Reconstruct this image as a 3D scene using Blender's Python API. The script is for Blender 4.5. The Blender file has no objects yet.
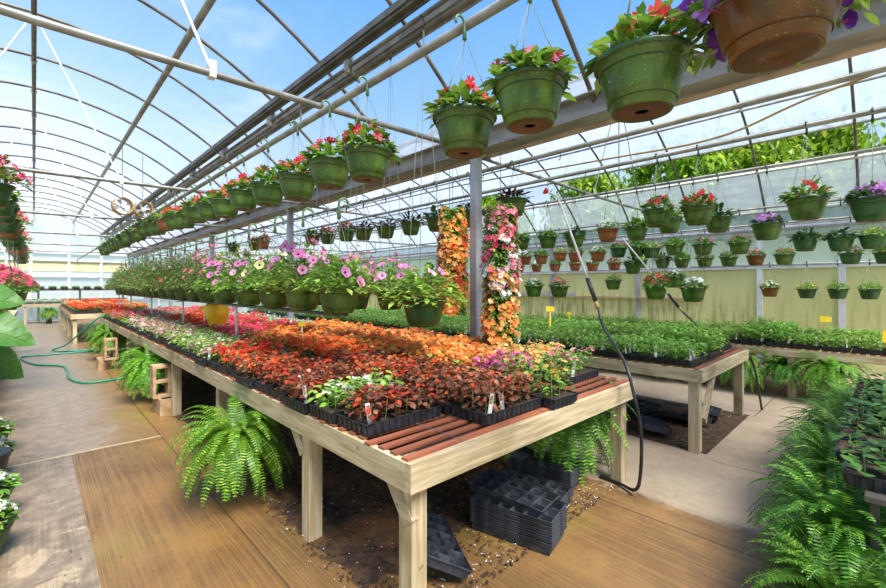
import bpy, math, random
from mathutils import Vector, Matrix
R = math.radians
PI = math.pi
sc = bpy.context.scene
COL = sc.collection

# ------------------------------------------------------------------ helpers
def srgb(r, g, b):
    f = lambda c: (c/255/12.92) if c/255 <= .04045 else ((c/255+.055)/1.055)**2.4
    return (f(r), f(g), f(b), 1)

class MB:
    """collects verts and faces for ONE mesh object"""
    def __init__(s): s.v = []; s.f = []; s.m = []
    def add(s, vs, fs, mi=0):
        n = len(s.v); s.v += [tuple(p) for p in vs]
        for f in fs: s.f.append(tuple(i+n for i in f)); s.m.append(mi)
    def box(s, x0, x1, y0, y1, z0, z1, mi=0):
        s.add([(x0,y0,z0),(x1,y0,z0),(x1,y1,z0),(x0,y1,z0),(x0,y0,z1),(x1,y0,z1),(x1,y1,z1),(x0,y1,z1)],
              [(0,3,2,1),(4,5,6,7),(0,1,5,4),(1,2,6,5),(2,3,7,6),(3,0,4,7)], mi)
    def bar(s, a, b, w, h, mi=0):
        a = Vector(a); b = Vector(b); d = (b-a).normalized()
        side = d.cross(Vector((0,0,1)))
        if side.length < 1e-3: side = Vector((1,0,0))
        side.normalize(); up = side.cross(d)
        vs = []
        for p in (a, b):
            for q in ((-1,-1),(1,-1),(1,1),(-1,1)):
                vs.append(p + side*q[0]*w/2 + up*q[1]*h/2)
        s.add(vs, [(0,1,2,3),(7,6,5,4),(0,4,5,1),(1,5,6,2),(2,6,7,3),(3,7,4,0)], mi)
    def tube(s, pts, r, n=8, mi=0, cap=True):
        pts = [Vector(p) for p in pts]; rings = []
        prev = None
        for i, p in enumerate(pts):
            d = (pts[min(i+1, len(pts)-1)] - pts[max(i-1, 0)]).normalized()
            if prev is None:
                ref = Vector((0,0,1)) if abs(d.z) < .9 else Vector((1,0,0))
                a = d.cross(ref).normalized()
            else:
                a = (prev - d*prev.dot(d)).normalized()
            prev = a; b = d.cross(a)
            rr = r[i] if isinstance(r, (list, tuple)) else r
            rings.append([p + (a*math.cos(2*PI*k/n) + b*math.sin(2*PI*k/n))*rr for k in range(n)])
        vs = [q for rg in rings for q in rg]; fs = []
        for i in range(len(pts)-1):
            for k in range(n):
                fs.append((i*n+k, i*n+(k+1)%n, (i+1)*n+(k+1)%n, (i+1)*n+k))
        if cap:
            fs.append(tuple(range(n))[::-1]); fs.append(tuple((len(pts)-1)*n+k for k in range(n)))
        s.add(vs, fs, mi)
    def lathe(s, prof, n=32, c=(0,0,0), mi=0):
        vs = []; fs = []
        for r, z in prof:
            for k in range(n):
                vs.append((c[0]+r*math.cos(2*PI*k/n), c[1]+r*math.sin(2*PI*k/n), c[2]+z))
        for i in range(len(prof)-1):
            for k in range(n):
                fs.append((i*n+k, i*n+(k+1)%n, (i+1)*n+(k+1)%n, (i+1)*n+k))
        s.add(vs, fs, mi)
    def mesh(s, name, mats, smooth=False):
        me = bpy.data.meshes.new(name); me.from_pydata(s.v, [], s.f)
        for m in (mats if isinstance(mats, (list, tuple)) else [mats]): me.materials.append(m)
        if any(s.m): me.polygons.foreach_set('material_index', s.m)
        if smooth: me.polygons.foreach_set('use_smooth', [True]*len(s.f))
        me.update(); return me

def obj(name, me, parent=None, loc=(0,0,0), rot=(0,0,0), scale=(1,1,1)):
    o = bpy.data.objects.new(name, me); COL.objects.link(o)
    if parent: o.parent = parent
    o.location = loc; o.rotation_euler = rot; o.scale = scale
    return o
def tag(o, label=None, cat=None, group=None, kind=None):
    if label: o['label'] = label
    if cat: o['category'] = cat
    if group: o['group'] = group
    if kind: o['kind'] = kind
    return o
def thing(name, label, cat, loc=(0,0,0), rz=0, group=None, rot=None):
    o = bpy.data.objects.new(name, None); COL.objects.link(o)
    o.empty_display_size = .1
    o.location = loc; o.rotation_euler = rot or (0,0,rz)
    return tag(o, label, cat, group)
def struct(name, me, **k): return tag(obj(name, me, **k), kind='structure')

ORD = ['first','second','third','fourth','fifth','sixth','seventh','eighth','ninth','tenth','eleventh','twelfth','thirteenth','fourteenth','fifteenth','sixteenth','seventeenth','eighteenth','nineteenth','twentieth']
TEN = {2:'twenty',3:'thirty',4:'forty',5:'fifty'}
def ordw(i):
    if i < 20: return ORD[i]
    t, u = divmod(i+1, 10)
    return {2:'twentieth',3:'thirtieth',4:'fortieth',5:'fiftieth'}[t] if u == 0 else TEN[t]+'-'+ORD[u-1]

# ------------------------------------------------------------------ materials
def mat(name):
    m = bpy.data.materials.new(name); m.use_nodes = True
    nt = m.node_tree; nt.nodes.clear()
    out = nt.nodes.new('ShaderNodeOutputMaterial')
    return m, nt, out
def N(nt, t, **k):
    n = nt.nodes.new('ShaderNode'+t)
    for a, b in k.items():
        if a.startswith('i_'): n.inputs[a[2:].replace('_',' ')].default_value = b
        else: setattr(n, a, b)
    return n
def mixc(nt, fac, a, b, mode='MIX'):
    n = nt.nodes.new('ShaderNodeMix'); n.data_type = 'RGBA'; n.blend_type = mode
    for sock, v in ((n.inputs[0], fac), (n.inputs[6], a), (n.inputs[7], b)):
        if hasattr(v, 'links'): nt.links.new(v, sock)
        else: sock.default_value = v
    return n.outputs[2]
def math_(nt, op, a, b=None, c=None, clamp=False):
    n = nt.nodes.new('ShaderNodeMath'); n.operation = op; n.use_clamp = clamp
    for i, v in enumerate((a, b, c)):
        if v is None: continue
        if hasattr(v, 'links'): nt.links.new(v, n.inputs[i])
        else: n.inputs[i].default_value = v
    return n.outputs[0]
def sstep(nt, v, lo, hi):
    n = nt.nodes.new('ShaderNodeMapRange'); n.interpolation_type = 'SMOOTHSTEP'
    nt.links.new(v, n.inputs[0]); n.inputs[1].default_value = lo; n.inputs[2].default_value = hi
    return n.outputs[0]
def noise(nt, scale, detail=3, vec=None, dist=0, rough=.5, out='Fac'):
    n = N(nt, 'TexNoise'); n.inputs['Scale'].default_value = scale; n.inputs['Detail'].default_value = detail
    n.inputs['Distortion'].default_value = dist; n.inputs['Roughness'].default_value = rough
    if vec is not None: nt.links.new(vec, n.inputs['Vector'])
    return n.outputs[out]
def scaled(nt, v, s):
    n = N(nt, 'Mapping'); n.inputs['Scale'].default_value = s; nt.links.new(v, n.inputs['Vector']); return n.outputs[0]
def bump(nt, h, strength=.3, dist=.01):
    n = N(nt, 'Bump'); n.inputs['Strength'].default_value = strength; n.inputs['Distance'].default_value = dist
    nt.links.new(h, n.inputs['Height']); return n.outputs[0]
def pbr(nt, out, col, rough=.5, metal=0, normal=None, spec=None):
    p = N(nt, 'BsdfPrincipled')
    for k, v in (('Base Color', col), ('Roughness', rough), ('Metallic', metal), ('Normal', normal), ('Specular IOR Level', spec)):
        if v is None: continue
        if hasattr(v, 'links'): nt.links.new(v, p.inputs[k])
        else: p.inputs[k].default_value = v
    nt.links.new(p.outputs[0], out.inputs[0]); return p

def simple(name, c1, c2=None, scale=8, rough=.5, metal=0, stretch=None, b=0, spec=None):
    m, nt, out = mat(name); c2 = c2 or c1
    tc = N(nt, 'TexCoord').outputs['Object']
    if stretch: tc = scaled(nt, tc, stretch)
    f = noise(nt, scale, 4, tc)
    col = mixc(nt, sstep(nt, f, .35, .65), c1, c2)
    pbr(nt, out, col, rough, metal, bump(nt, f, b) if b else None, spec); return m

def leaf_mat(name, c1, c2, c3=None, trans=.3, rough=.4):
    m, nt, out = mat(name)
    g = N(nt, 'NewGeometry').outputs['Random Per Island']
    oi = N(nt, 'ObjectInfo').outputs['Random']
    rmp = N(nt, 'ValToRGB'); el = rmp.color_ramp.elements
    el[0].color = c1; el[1].color = c2
    if c3: e = el.new(.75); e.color = c2; el[-1].color = c3
    nt.links.new(g, rmp.inputs[0])
    hv = N(nt, 'HueSaturation'); nt.links.new(rmp.outputs[0], hv.inputs['Color'])
    nt.links.new(math_(nt, 'MULTIPLY_ADD', oi, .3, .85), hv.inputs['Value'])
    nt.links.new(math_(nt, 'MULTIPLY_ADD', oi, .02, .49), hv.inputs['Hue'])
    p = pbr(nt, out, hv.outputs[0], rough, spec=.35)
    t = N(nt, 'BsdfTranslucent'); nt.links.new(hv.outputs[0], t.inputs[0])
    mx = N(nt, 'MixShader'); mx.inputs[0].default_value = trans
    nt.links.new(p.outputs[0], mx.inputs[1]); nt.links.new(t.outputs[0], mx.inputs[2])
    nt.links.new(mx.outputs[0], out.inputs[0]); return m

M = {}
M['leaf_mid'] = leaf_mat('leaf_mid', srgb(76,116,36), srgb(130,170,64), srgb(172,200,100))
M['leaf_dark'] = leaf_mat('leaf_dark', srgb(36,70,30), srgb(78,118,56), srgb(110,145,80))
M['leaf_light'] = leaf_mat('leaf_light', srgb(104,146,46), srgb(156,192,78), srgb(192,214,112))
M['leaf_bronze'] = leaf_mat('leaf_bronze', srgb(88,50,34), srgb(136,84,58), srgb(172,128,96), .2, .3)
M['leaf_olive'] = leaf_mat('leaf_olive', srgb(100,124,62), srgb(150,172,92), srgb(178,192,124))
M['leaf_seedling'] = leaf_mat('leaf_seedling', srgb(96,140,48), srgb(148,188,76), srgb(184,212,104))
M['leaf_fern'] = leaf_mat('leaf_fern', srgb(74,132,30), srgb(128,184,52), srgb(180,216,84), .4)
M['leaf_fern_deep'] = leaf_mat('leaf_fern_deep', srgb(52,96,30), srgb(88,148,42), srgb(142,184,64), .4)
M['leaf_tree'] = leaf_mat('leaf_tree', srgb(80,124,30), srgb(150,190,50), srgb(206,222,86), .5)
M['leaf_big'] = leaf_mat('leaf_big', srgb(48,90,32), srgb(84,126,50), srgb(100,142,60), .25)
M['leaf_burgundy'] = leaf_mat('leaf_burgundy', srgb(50,32,30), srgb(88,48,46), srgb(70,92,48), .15)
M['leaf_yellow'] = leaf_mat('leaf_yellow', srgb(150,170,50), srgb(200,205,80), srgb(230,225,140))
def fl(name, a, b, c=None): M[name] = leaf_mat(name, a, b, c, .3, .55)
fl('f_red', srgb(224,44,30), srgb(246,72,48), srgb(252,120,96))
fl('f_scarlet', srgb(206,34,46), srgb(232,58,72), srgb(244,110,120))
fl('f_orange', srgb(250,136,62), srgb(253,166,94), srgb(255,198,138))
fl('f_redorange', srgb(234,70,36), srgb(250,108,58), srgb(252,146,96))
fl('f_hotpink', srgb(236,64,110), srgb(250,100,134), srgb(250,120,110))
fl('f_pink', srgb(222,90,130), srgb(244,140,165), srgb(250,190,200))
fl('f_palepink', srgb(232,150,160), srgb(246,200,200), srgb(250,240,230))
fl('f_magenta', srgb(214,70,150), srgb(238,110,180), srgb(240,150,200))
fl('f_white', srgb(235,235,225), srgb(250,250,245))
fl('f_peach', srgb(250,180,100), srgb(252,205,130), srgb(250,225,170))
fl('f_purple', srgb(92,40,150), srgb(140,80,190), srgb(170,110,210))
fl('f_lilac', srgb(196,120,200), srgb(222,160,222), srgb(236,190,230))
fl('f_petpink', srgb(226,120,185), srgb(240,160,205), srgb(246,190,220))
fl('f_cream', srgb(240,232,150), srgb(250,244,190))
fl('f_yellow', srgb(240,205,40), srgb(250,225,80))
M['f_eye'] = simple('flower_eye', srgb(110,30,80), srgb(150,40,100), rough=.6)
M['f_centre'] = simple('flower_centre', srgb(235,215,90), srgb(220,170,50), rough=.6)
M['stem'] = simple('stem_green', srgb(95,125,55), srgb(120,150,70), rough=.5)

def pot_mat(name, c1, c2, speck):
    m, nt, out = mat(name)
    tc = N(nt, 'TexCoord').outputs['Object']
    f = noise(nt, 9, 3, scaled(nt, tc, (1,1,.3)))
    oi = N(nt, 'ObjectInfo').outputs['Random']
    col = mixc(nt, sstep(nt, f, .35, .7), c1, c2)
    sp = noise(nt, 130, 2, tc)
    col = mixc(nt, math_(nt, 'MULTIPLY', sstep(nt, sp, .64, .72), .6), col, speck)
    hv = N(nt, 'HueSaturation'); nt.links.new(col, hv.inputs['Color'])
    nt.links.new(math_(nt, 'MULTIPLY_ADD', oi, .3, .85), hv.inputs['Value'])
    p = pbr(nt, out, hv.outputs[0], .28, 0, bump(nt, sp, .05, .002), .6)
    t = N(nt, 'BsdfTranslucent'); nt.links.new(hv.outputs[0], t.inputs[0])
    mx = N(nt, 'MixShader'); mx.inputs[0].default_value = .22
    nt.links.new(p.outputs[0], mx.inputs[1]); nt.links.new(t.outputs[0], mx.inputs[2])
    nt.links.new(mx.outputs[0], out.inputs[0])
    return m
M['pot_green'] = pot_mat('pot_green', srgb(64,94,34), srgb(104,136,56), srgb(190,204,160))
M['pot_dkgreen'] = pot_mat('pot_dark_green', srgb(46,92,48), srgb(72,122,66), srgb(130,160,120))
M['pot_brown'] = pot_mat('pot_brown', srgb(112,72,34), srgb(146,98,50), srgb(200,170,130))
M['pot_terra'] = pot_mat('pot_terracotta', srgb(160,92,56), srgb(188,118,76), srgb(210,150,110))
for k_, a_, b_ in (('green',(40,72,36),(58,92,44)),('dkgreen',(26,58,34),(40,76,42)),('brown',(66,42,24),(88,58,32)),('terra',(120,66,40),(146,88,56))): M['lip_'+k_] = simple('pot_lip_'+k_, srgb(*a_), srgb(*b_), 8, .3)
M['saucer'] = simple('saucer_brown', srgb(98,62,36), srgb(74,46,26), 20, .5)
M['soil'] = simple('potting_soil', srgb(48,36,26), srgb(82,62,44), 90, .95, b=.6)
M['hanger'] = simple('hanger_green', srgb(78,112,74), srgb(100,132,92), rough=.45)
M['hanger_dark'] = simple('hanger_dark', srgb(38,52,42), srgb(52,66,52), rough=.45)
M['wire'] = simple('hanger_wire', srgb(120,130,118), srgb(150,156,142), rough=.4)
M['white_plastic'] = simple('white_plastic', srgb(228,228,222), srgb(240,240,236), rough=.5)
M['tagm'] = simple('plant_tag', srgb(236,234,228), srgb(225,222,214), rough=.5)
M['tagprint'] = simple('tag_print', srgb(90,84,80), srgb(150,120,60), 60, .6)
M['yellow'] = simple('yellow_plastic', srgb(240,200,20), srgb(250,215,50), rough=.45)
M['yellow_pot'] = simple('yellow_pot', srgb(240,175,20), srgb(250,200,50), rough=.35)
M['black'] = simple('black_plastic', srgb(30,31,35), srgb(46,48,54), 25, .45, b=.1)
M['greyblack'] = simple('dusty_black_plastic', srgb(34,37,44), srgb(70,74,80), 14, .55, b=.2)
M['galv'] = simple('galvanised_steel', srgb(150,148,142), srgb(122,118,112), 6, .42, .35, (1,1,1))
M['galv_dark'] = simple('weathered_steel', srgb(112,106,98), srgb(86,82,76), 5, .5, .35)
M['galv_light'] = simple('bright_galvanised', srgb(186,186,180), srgb(160,158,152), 5, .45, .2)
M['gutter'] = simple('gutter_metal', srgb(158,156,156), srgb(126,124,124), 7, .55, .2, (1,.3,1), b=.1)
M['flange'] = simple('gutter_flange', srgb(196,176,160), srgb(170,148,134), 4, .6)
M['post'] = simple('post_grey', srgb(176,176,184), srgb(150,150,158), 3, .5, .1)
M['whiteframe'] = simple('white_frame', srgb(226,228,228), srgb(208,210,212), 4, .5)
M['blackrub'] = simple('black_rubber_hose', srgb(34,34,34), srgb(50,48,46), rough=.4)
M['hose_green'] = simple('green_hose', srgb(16,130,100), srgb(30,150,118), rough=.35)
M['redp'] = simple('red_nozzle', srgb(200,30,26), srgb(215,50,40), rough=.4)
M['alu'] = simple('aluminium_tube', srgb(225,226,228), srgb(205,206,210), rough=.35, metal=0)
M['mesh_teal'] = simple('teal_bag', srgb(16,60,48), srgb(28,80,62), 20, .6)
M['rope'] = simple('tan_cable', srgb(190,160,110), srgb(170,138,90), rough=.7)

def wood(name, c1, c2, c3, axis):
    m, nt, out = mat(name)
    tc = N(nt, 'TexCoord').outputs['Object']
    s = [14, 14, 14]; s[axis] = .9
    v = scaled(nt, tc, s)
    f = noise(nt, 2.5, 5, v, .6, .6)
    col = mixc(nt, sstep(nt, f, .32, .66), c1, c2)
    f2 = noise(nt, 2.2, 3, scaled(nt, tc, (1,1,1)))
    col = mixc(nt, math_(nt, 'MULTIPLY', sstep(nt, f2, .5, .72), .7), col, c3)
    k = noise(nt, 30, 1, tc)
    col = mixc(nt, math_(nt, 'MULTIPLY', sstep(nt, k, .76, .8), .8), col, srgb(70,52,34))
    hv = N(nt, 'HueSaturation'); nt.links.new(col, hv.inputs['Color'])
    nt.links.new(math_(nt, 'MULTIPLY_ADD', N(nt, 'ObjectInfo').outputs['Random'], .45, .72), hv.inputs['Value'])
    pbr(nt, out, hv.outputs[0], .7, 0, bump(nt, f, .35, .004)); return m
W3 = (srgb(168,146,106), srgb(206,188,152), srgb(130,112,72))
for i, ax in enumerate('xyz'): M['wood_'+ax] = wood('weathered_wood_'+ax, *W3, i)
M['slat'] = wood('red_stained_lath', srgb(124,62,40), srgb(158,92,62), srgb(104,66,46), 0)
# concrete block
M['block'] = simple('concrete_block', srgb(190,160,124), srgb(160,128,92), 12, .9, b=.4)

def floor_mat():
    m, nt, out = mat('concrete_floor')
    tc = N(nt, 'TexCoord').outputs['Object']
    sp = N(nt, 'SeparateXYZ'); nt.links.new(tc, sp.inputs[0]); X, Y = sp.outputs[0], sp.outputs[1]
    n1 = noise(nt, 1.3, 5, tc, .3, .6); n2 = noise(nt, 9, 5, tc, 0, .6); n3 = noise(nt, 60, 3, tc)
    wob = math_(nt, 'MULTIPLY_ADD', n1, .9, -.45)
    fine = math_(nt, 'MULTIPLY_ADD', n2, .25, -.125)
    base = mixc(nt, sstep(nt, n1, .3, .7), srgb(172,152,126), srgb(154,134,110))
    base = mixc(nt, math_(nt, 'MULTIPLY', sstep(nt, n2, .45, .75), .35), base, srgb(128,112,94))
    Xw = math_(nt, 'ADD', math_(nt, 'ADD', X, wob), fine)
    Yw = math_(nt, 'ADD', math_(nt, 'ADD', Y, wob), fine)
    # wet grey-violet strip along the left aisle
    grey = mixc(nt, sstep(nt, n2, .35, .7), srgb(122,104,84), srgb(154,134,110))
    aisle = math_(nt, 'SUBTRACT', 1, sstep(nt, Xw, .95, 1.1))
    base = mixc(nt, aisle, base, grey)
    dirt = mixc(nt, 1, noise(nt, 2.2, 5, scaled(nt, tc, (3.5,.8,1)), .5, .6), (0,0,0,1))
    dk = math_(nt, 'MULTIPLY', sstep(nt, noise(nt, 2.2, 5, scaled(nt, tc, (1.2,2.4,1)), .5, .65), .55, .72), math_(nt, 'MULTIPLY', aisle, math_(nt, 'SUBTRACT', 1, sstep(nt, X, .1, .6))))
    base = mixc(nt, math_(nt, 'MULTIPLY', dk, .6), base, srgb(98,86,74))
    # orange-brown soil stain: aisle right strip + under the near bench end
    brown = mixc(nt, sstep(nt, n1, .3, .7), srgb(142,104,52), srgb(114,80,38))
    brown = mixc(nt, math_(nt, 'MULTIPLY', sstep(nt, noise(nt, .9, 4, tc), .5, .65), .8), brown, srgb(136,110,46))
    brown = mixc(nt, math_(nt, 'MULTIPLY', sstep(nt, n2, .5, .75), .4), brown, srgb(96,60,32))
    def win(v, a, b, c, d):
        return math_(nt, 'MULTIPLY', sstep(nt, v, a, b), math_(nt, 'SUBTRACT', 1, sstep(nt, v, c, d)))
    near = math_(nt, 'LESS_THAN', Y, 5.22)
    sharp = math_(nt, 'GREATER_THAN', X, .25)
    aislestain = math_(nt, 'MULTIPLY', math_(nt, 'MULTIPLY', sharp, near), sstep(nt, Yw, 1.2, 2.2))
    farstain = math_(nt, 'MULTIPLY', math_(nt, 'SUBTRACT', 1, near), math_(nt, 'MULTIPLY', sstep(nt, math_(nt, 'MULTIPLY_ADD', Y, -.035, Xw), .18, .6), .8))
    inx = win(Xw, .2, .6, 2.7, 3.6)
    under = math_(nt, 'MULTIPLY', inx, math_(nt, 'SUBTRACT', 1, sstep(nt, Yw, 5.0, 6.5)))
    # wet boundary beyond the bench end
    rt = math_(nt, 'SUBTRACT', math_(nt, 'MULTIPLY_ADD', Y, .0, 3.25), X)
    rwet = math_(nt, 'MULTIPLY', sstep(nt, math_(nt, 'ADD', rt, math_(nt, 'MULTIPLY', fine, 1.5)), -.03, .05), sstep(nt, X, .3, .6))
    aisle_only = math_(nt, 'LESS_THAN', X, .95)
    st = math_(nt, 'MAXIMUM', math_(nt, 'MULTIPLY', aislestain, aisle_only), math_(nt, 'MULTIPLY', farstain, aisle_only))
    st = math_(nt, 'MAXIMUM', st, math_(nt, 'MULTIPLY', rwet, math_(nt, 'GREATER_THAN', X, .93)))
    st = math_(nt, 'MULTIPLY', st, .88, clamp=True)
    base = mixc(nt, st, base, brown)
    # pale mortar splash at the near left
    spl = math_(nt, 'MULTIPLY', sstep(nt, noise(nt, 3.2, 6, tc, .4, .62), .5, .56), math_(nt, 'MULTIPLY', math_(nt, 'LESS_THAN', X, .24), math_(nt, 'LESS_THAN', Y, 3.6)))
    base = mixc(nt, math_(nt, 'MULTIPLY', spl, .7), base, srgb(188,166,132))
    # specks of dirt
    base = mixc(nt, math_(nt, 'MULTIPLY', sstep(nt, noise(nt, 42, 2, tc), .72, .76), .7), base, srgb(60,44,30))
    # joints
    def line(v, c, w): return math_(nt, 'LESS_THAN', math_(nt, 'ABSOLUTE', math_(nt, 'SUBTRACT', v, c)), w)
    j = math_(nt, 'MULTIPLY', line(X, .95, .006), math_(nt, 'GREATER_THAN', Y, .2))
    j = math_(nt, 'MAXIMUM', j, math_(nt, 'MULTIPLY', line(X, 2.98, .007), math_(nt, 'LESS_THAN', Y, 1.7)))
    j = math_(nt, 'MAXIMUM', j, math_(nt, 'MULTIPLY', line(Y, 1.12, .007), math_(nt, 'GREATER_THAN', X, 6.2)))
    j = math_(nt, 'MAXIMUM', j, math_(nt, 'MULTIPLY', line(X, 4.35, .006), math_(nt, 'LESS_THAN', Y, 1.1)))
    base = mixc(nt, math_(nt, 'MULTIPLY', j, .75), base, srgb(66,50,36))
    jl = math_(nt, 'MULTIPLY', line(Y, 5.22, .022), math_(nt, 'LESS_THAN', X, .95))
    base = mixc(nt, math_(nt, 'MULTIPLY', jl, .6), base, srgb(206,186,140))
    # broomed grooves running along the house
    gl = noise(nt, 1.0, 3, scaled(nt, tc, (46, .35, 1)), .15, .75)
    gfade = math_(nt, 'MULTIPLY_ADD', sstep(nt, n1, .35, .6), .7, .3)
    gm = math_(nt, 'MULTIPLY', math_(nt, 'MULTIPLY', near, math_(nt, 'LESS_THAN', X, 3.3)), gfade)
    gr = math_(nt, 'SUBTRACT', 1, sstep(nt, math_(nt, 'ABSOLUTE', math_(nt, 'SUBTRACT', gl, .5)), .0, .07))
    g = math_(nt, 'MULTIPLY', math_(nt, 'MULTIPLY', gr, gm), math_(nt, 'MULTIPLY_ADD', sharp, .5, .5))
    base = mixc(nt, math_(nt, 'MULTIPLY', g, .62), base, srgb(80,58,36))
    h = math_(nt, 'ADD', math_(nt, 'MULTIPLY', g, -.6), math_(nt, 'MULTIPLY', n3, .3))
    wet = math_(nt, 'MAXIMUM', math_(nt, 'MULTIPLY', st, .8), math_(nt, 'MULTIPLY', aisle, .9))
    rough = math_(nt, 'MULTIPLY_ADD', wet, -.56, .84)
    rough = math_(nt, 'MULTIPLY_ADD', n2, .25, math_(nt, 'SUBTRACT', rough, .1))
    pbr(nt, out, base, rough, 0, bump(nt, h, .35, .006), .5); return m
M['floor'] = floor_mat()

def soil_mat():
    m, nt, out = mat('bed_soil')
    tc = N(nt, 'TexCoord').outputs['Object']
    n1 = noise(nt, 14, 6, tc, 0, .7); n2 = noise(nt, 2, 3, tc); n3 = noise(nt, 55, 2, tc)
    c = mixc(nt, sstep(nt, n1, .35, .65), srgb(44,32,24), srgb(92,66,42))
    c = mixc(nt, math_(nt, 'MULTIPLY', sstep(nt, n2, .5, .7), .5), c, srgb(124,84,42))
    c = mixc(nt, math_(nt, 'MULTIPLY', sstep(nt, n3, .68, .72), .8), c, srgb(30,24,22))
    pbr(nt, out, c, .85, 0, bump(nt, n1, .8, .02)); return m
M['bedsoil'] = soil_mat()

def film_mat(name, lo, hi, tint, wr=0.0, diff=.5, streak=(1,1,1)):
    m, nt, out = mat(name)
    tc = N(nt, 'TexCoord').outputs['Object']
    lw = N(nt, 'LayerWeight'); lw.inputs[0].default_value = .35
    f = math_(nt, 'POWER', lw.outputs['Facing'], 3)
    n = noise(nt, 2.2, 5, scaled(nt, tc, streak), 1.2, .6)
    f = math_(nt, 'MULTIPLY_ADD', f, hi-lo, lo)
    f = math_(nt, 'ADD', f, math_(nt, 'MULTIPLY', math_(nt, 'SUBTRACT', n, .5), wr), clamp=True)
    t = N(nt, 'BsdfTransparent'); t.inputs[0].default_value = (.97,.98,1,1)
    d = N(nt, 'BsdfDiffuse'); d.inputs[0].default_value = tint
    tl = N(nt, 'BsdfTranslucent'); tl.inputs[0].default_value = tint
    a = N(nt, 'MixShader'); a.inputs[0].default_value = 1-diff
    nt.links.new(d.outputs[0], a.inputs[1]); nt.links.new(tl.outputs[0], a.inputs[2])
    b = N(nt, 'MixShader'); nt.links.new(f, b.inputs[0]); nt.links.new(t.outputs[0], b.inputs[1]); nt.links.new(a.outputs[0], b.inputs[2])
    nt.links.new(b.outputs[0], out.inputs[0]); return m
M['film_clear'] = film_mat('clear_roof_film', .03, .9, (.92,.95,1,1), .05, .3)
M['film_white'] = film_mat('cloudy_roof_film', .62, .98, (.56,.63,.75,1), .7, .25, (.8,2.2,.8))
M['film_curtain'] = film_mat('grey_curtain_film', .45, .9, (.72,.80,.82,1), .35, .4, (1,.5,3))
M['panel_pale'] = film_mat('pale_wall_panel', .86, 1, (.90,.93,.82,1), .1, .35, (1,2,.3))
M['panel_white'] = film_mat('white_end_panel', .88, 1, (.90,.92,.90,1), .1, .4, (6,1,.3))
def moss_panel():
    m, nt, out = mat('yellow_green_wall_panel')
    tc = N(nt, 'TexCoord').outputs['Object']
    s = scaled(nt, tc, (1, 7, .7)); n = noise(nt, 2.0, 5, s, .3, .6)
    sp = N(nt, 'SeparateXYZ'); nt.links.new(tc, sp.inputs[0])
    c = mixc(nt, noise(nt, .7, 2, tc), srgb(236,232,176), srgb(244,238,192))
    low = math_(nt, 'SUBTRACT', 1, sstep(nt, sp.outputs[2], .7, 1.9))
    far = sstep(nt, sp.outputs[1], 1.0, 3.5)
    c = mixc(nt, math_(nt, 'MULTIPLY', math_(nt, 'MULTIPLY', sstep(nt, n, .42, .68), low), math_(nt, 'MULTIPLY_ADD', far, .5, .3)), c, srgb(150,152,70))
    d = N(nt, 'BsdfDiffuse'); nt.links.new(c, d.inputs[0]); tl = N(nt, 'BsdfTranslucent'); nt.links.new(c, tl.inputs[0])
    a = N(nt, 'MixShader'); a.inputs[0].default_value = .45
    nt.links.new(d.outputs[0], a.inputs[1]); nt.links.new(tl.outputs[0], a.inputs[2]); nt.links.new(a.outputs[0], out.inputs[0]); return m
M['panel_moss'] = moss_panel()
M['grass'] = simple('outside_grass', srgb(96,122,52), srgb(130,146,72), 3, .9)
M['bark'] = simple('tree_bark', srgb(90,74,58), srgb(66,54,42), 10, .9, b=.5)

# ------------------------------------------------------------------ setting
def arch(x, cx): return 3.05 + 1.85*(1 - ((x-cx)/3.6)**2)
YA, YB = -2.4, 27.0
mb = MB(); mb.box(-3.7, 11.0, -6, 27.5, -.12, 0); struct('floor', mb.mesh('floor', M['floor']))
mb = MB(); mb.add([(-90,-60,-.13),(120,-60,-.13),(120,120,-.13),(-90,120,-.13)], [(0,1,2,3)]); struct('ground', mb.mesh('ground', M['grass']))
def bed(x0, x1, y0, y1, seed, rag):
    rnd = random.Random(seed); mb = MB(); nx = 44; ny = int((y1-y0)/.06)
    vs = []
    for j in range(ny+1):
        for i in range(nx+1):
            e = min(i, nx-i, j, ny-j)
            vs.append((x0+(x1-x0)*i/nx + (rnd.uniform(-.03,.03) if e else (rnd.uniform(-rag,rag) if 0 < j < ny else 0)), y0+(y1-y0)*j/ny + (rnd.uniform(-.03,.03) if 0 < j < ny else (rnd.uniform(-rag,rag*1.5) if j == 0 else 0)), .003 + (0 if e == 0 else rnd.uniform(.002, .018)*min(1, e/3))))
    fs = [(j*(nx+1)+i, j*(nx+1)+i+1, (j+1)*(nx+1)+i+1, (j+1)*(nx+1)+i) for j in range(ny) for i in range(nx)]
    mb.add(vs, fs); return mb.mesh('soil_bed', M['bedsoil'], True)
struct('soil_bed', bed(1.22, 2.95, 1.85, 13.2, 3, .05))
struct('soil_bed', bed(4.47, 6.2, 1.17, 13.2, 4, 0))

def film(cx, x0, x1, y0, y1, m, off=.035, seg=26):
    mb = MB(); vs = []; n = seg
    for j, y in enumerate((y0, y1)):
        for i in range(n+1):
            x = x0 + (x1-x0)*i/n; vs.append((x, y, arch(x, cx)+off))
    mb.add(vs, [(i, i+1, n+1+i+1, n+1+i) for i in range(n)]); return mb.mesh('film', m, True)
struct('ceiling', film(0, -3.6, 3.55, YA, YB, M['film_clear']))
struct('ceiling', film(7.2, 3.65, 9.5, YA, YB, M['film_white']))
struct('wall_right_curtain', film(7.2, 10.05, 10.8, YA, YB, M['film_curtain'], seg=6))

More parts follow.
